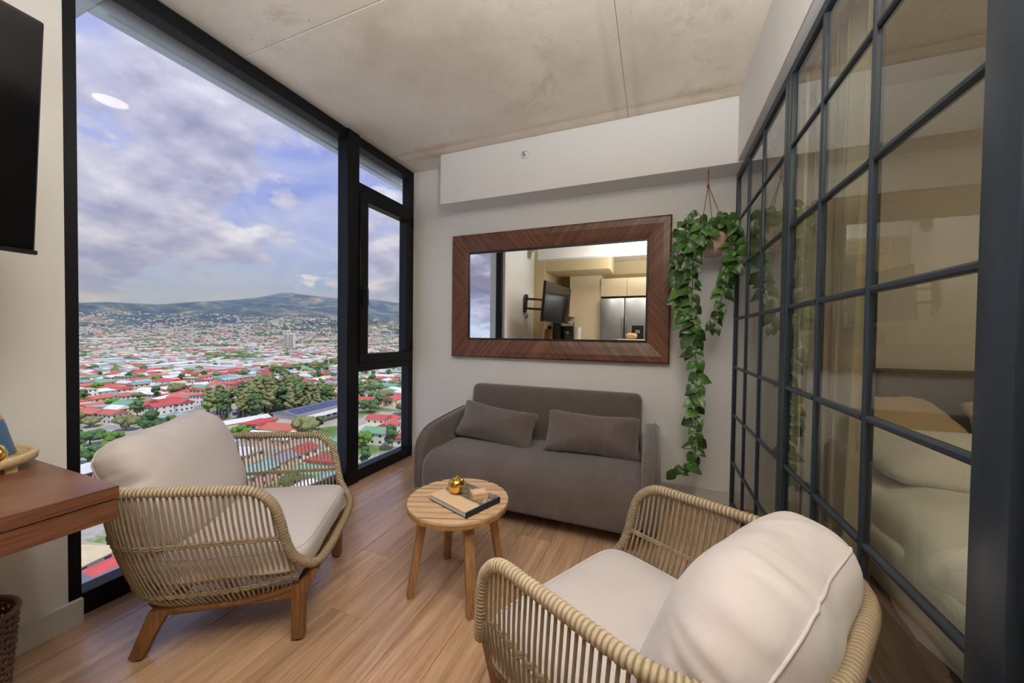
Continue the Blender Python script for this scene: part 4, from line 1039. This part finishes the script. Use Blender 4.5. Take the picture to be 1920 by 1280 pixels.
for k in range(600):
    a = random.uniform(0, 6.28); q = math.sqrt(random.random()); al, pe = 32*q*math.sin(a), 36*q*math.cos(a)
    x, y = -248-.82*al+.57*pe, 174+.57*al+.82*pe
    if len(gp) >= 60 or any(math.hypot(x-a_, y-b_) < 6.5 for a_, b_ in gp): continue
    gp.append((x, y))
    e = empty('grove_tree', (x, y, GZ), random.uniform(0, 6.28), label='tall slender tree in the dense grey-green grove among the houses', cat='tree', group='grove trees')
    s = random.uniform(.95, 1.3)*(1.12-.35*q); e.scale = (s, s, s); link('crown', random.choice(GC), e); link('trunk', GT, e)
ft = MB(); random.seed(9)
for r, x, y in trees[220:]:
    if r > 3800: continue
    z = ground(x, y); V_, F_ = I2; b = random.uniform(4, 7.5)
    if z > 160: continue
    ft.add([(x+p.x*b*(1+.3*noise.noise(p*3+Vector((x, y, 0)))), y+p.y*b, z+b*.55+p.z*b*.7) for p in V_], F_, mi=random.randrange(3))
o = link('distant_trees', ft.mesh('distant_trees', m_fol, True)); tag(o, 'countless trees scattered between the far houses', 'trees', kind='stuff')

# landmarks
m_sol = M('solar_panel', s2l(66, 74, 104), .3); m_met = M('pale_metal', s2l(214, 214, 212), .5)
hl = empty('market_hall', (-206, 172, GZ), math.atan2(43, -4), label='large hall with a dark solar-panel roof among the houses', cat='building')
link('walls', MB().box(-22, 22, -9, 9, 0, 7).mesh('walls', m_hw[0]), hl)
link('roof', MB().prism([(-10, 7), (10, 7), (10, 7.4), (0, 9.4), (-10, 7.4)], -23, 23, axis='x').mesh('roof', m_roof['grey']), hl)
for s in (-1, 1):
    for k in range(9):
        x0 = -22+k*4.9
        y0, y1 = s*1.0, s*9.2; z0, z1 = 9.42-.2*1.0, 9.42-.2*9.2
        link('solar_panel', MB().add([(x0, y0, z0), (x0+4.5, y0, z0), (x0+4.5, y1, z1), (x0, y1, z1), (x0, y0, z0+.15), (x0+4.5, y0, z0+.15), (x0+4.5, y1, z1+.15), (x0, y1, z1+.15)], [(4, 5, 6, 7), (0, 1, 5, 4), (1, 2, 6, 5), (2, 3, 7, 6), (3, 0, 4, 7)]).mesh('solar_panel', m_sol), hl)
link('canopy', MB().box(-23, 23, -17, -10.5, 5.2, 5.6).mesh('canopy', m_met), hl)
for k in range(8): link('window', MB().box(-20+k*5.2, -17+k*5.2, -9.06, -8.9, 1.5, 4.5).mesh('window', m_hwin), hl)
ls = empty('long_shed', (-224, 140, GZ), math.atan2(23, 3), label='long shed with a white metal roof in front of the grove', cat='building')
link('walls', MB().box(-12, 12, -4.5, 4.5, 0, 4).mesh('walls', m_hw[1]), ls); link('roof', MB().prism([(-5, 4), (5, 4), (0, 5.6)], -12.5, 12.5, axis='x').mesh('roof', m_met), ls)
tw = empty('apartment_towers', (-1090, 818, GZ), R(35), label='pair of pale high-rise apartment towers far out in the valley', cat='building')
for x in (-15, 1):
    t_ = link('tower', MB().box(x, x+13, -8, 8, 0, 52).mesh('tower', m_hw[0]), tw)
    for k in range(3): link('window_strip', MB().box(x+1.2+k*4, x+3.4+k*4, -8.2, 8.2, 4, 49).mesh('window_strip', m_hwin), t_)
wh = empty('warehouse', (-2000, 740, ground(-2000, 740)), R(110-180), label='very long white-roofed warehouse far out in the valley', cat='building')
link('walls', MB().box(-75, 75, -25, 25, -4, 9).mesh('walls', m_hw[0]), wh); link('roof', MB().prism([(-26, 9), (26, 9), (0, 13)], -77, 77, axis='x').mesh('roof', m_met), wh)
st2 = MB()
for a, b, wd_ in (((-290, 130), (-262, 168), 8), ((-330, 190), (-290, 130), 8), ((-262, 168), (-230, 120), 6)):
    d = Vector((b[0]-a[0], b[1]-a[1], 0)); n_ = Vector((-d.y, d.x, 0)).normalized()*wd_/2; A = Vector((*a, GZ+.05)); B = Vector((*b, GZ+.05))
    st2.add([A-n_, B-n_, B+n_, A+n_], [(0, 1, 2, 3)])
link('trim_9', st2.mesh('road', M('asphalt', s2l(138, 138, 144), .9)))['kind'] = 'structure'

# ------------------------------------------------------------------ valley haze
m = bpy.data.materials.new('valley_haze'); nt = nt_new(m)
vsn = N(nt, 'ShaderNodeVolumeScatter', i_Density=HAZE, i_Anisotropy=.2); vsn.inputs['Color'].default_value = (.36, .5, 1, 1)
o = N(nt, 'ShaderNodeOutputMaterial'); L(nt, vsn.outputs[0], o.inputs['Volume'])
hb = MB().add([(-620, -200, -58), (-620, 1400, -58), (-5200, 10500, -58), (-11000, 10500, -58), (-11000, -200, -58), (-620, -200, 900), (-620, 1400, 900), (-5200, 10500, 900), (-11000, 10500, 900), (-11000, -200, 900)],
              [(0, 1, 2, 3, 4), (9, 8, 7, 6, 5), (0, 5, 6, 1), (1, 6, 7, 2), (2, 7, 8, 3), (3, 8, 9, 4), (4, 9, 5, 0)])
me = hb.mesh('valley_haze', m); bm = bmesh.new(); bm.from_mesh(me); bmesh.ops.recalc_face_normals(bm, faces=bm.faces); bm.to_mesh(me); bm.free()
o = link('valley_haze', me); tag(o, 'thin bluish haze lying over the far valley and mountains', 'haze', kind='stuff')
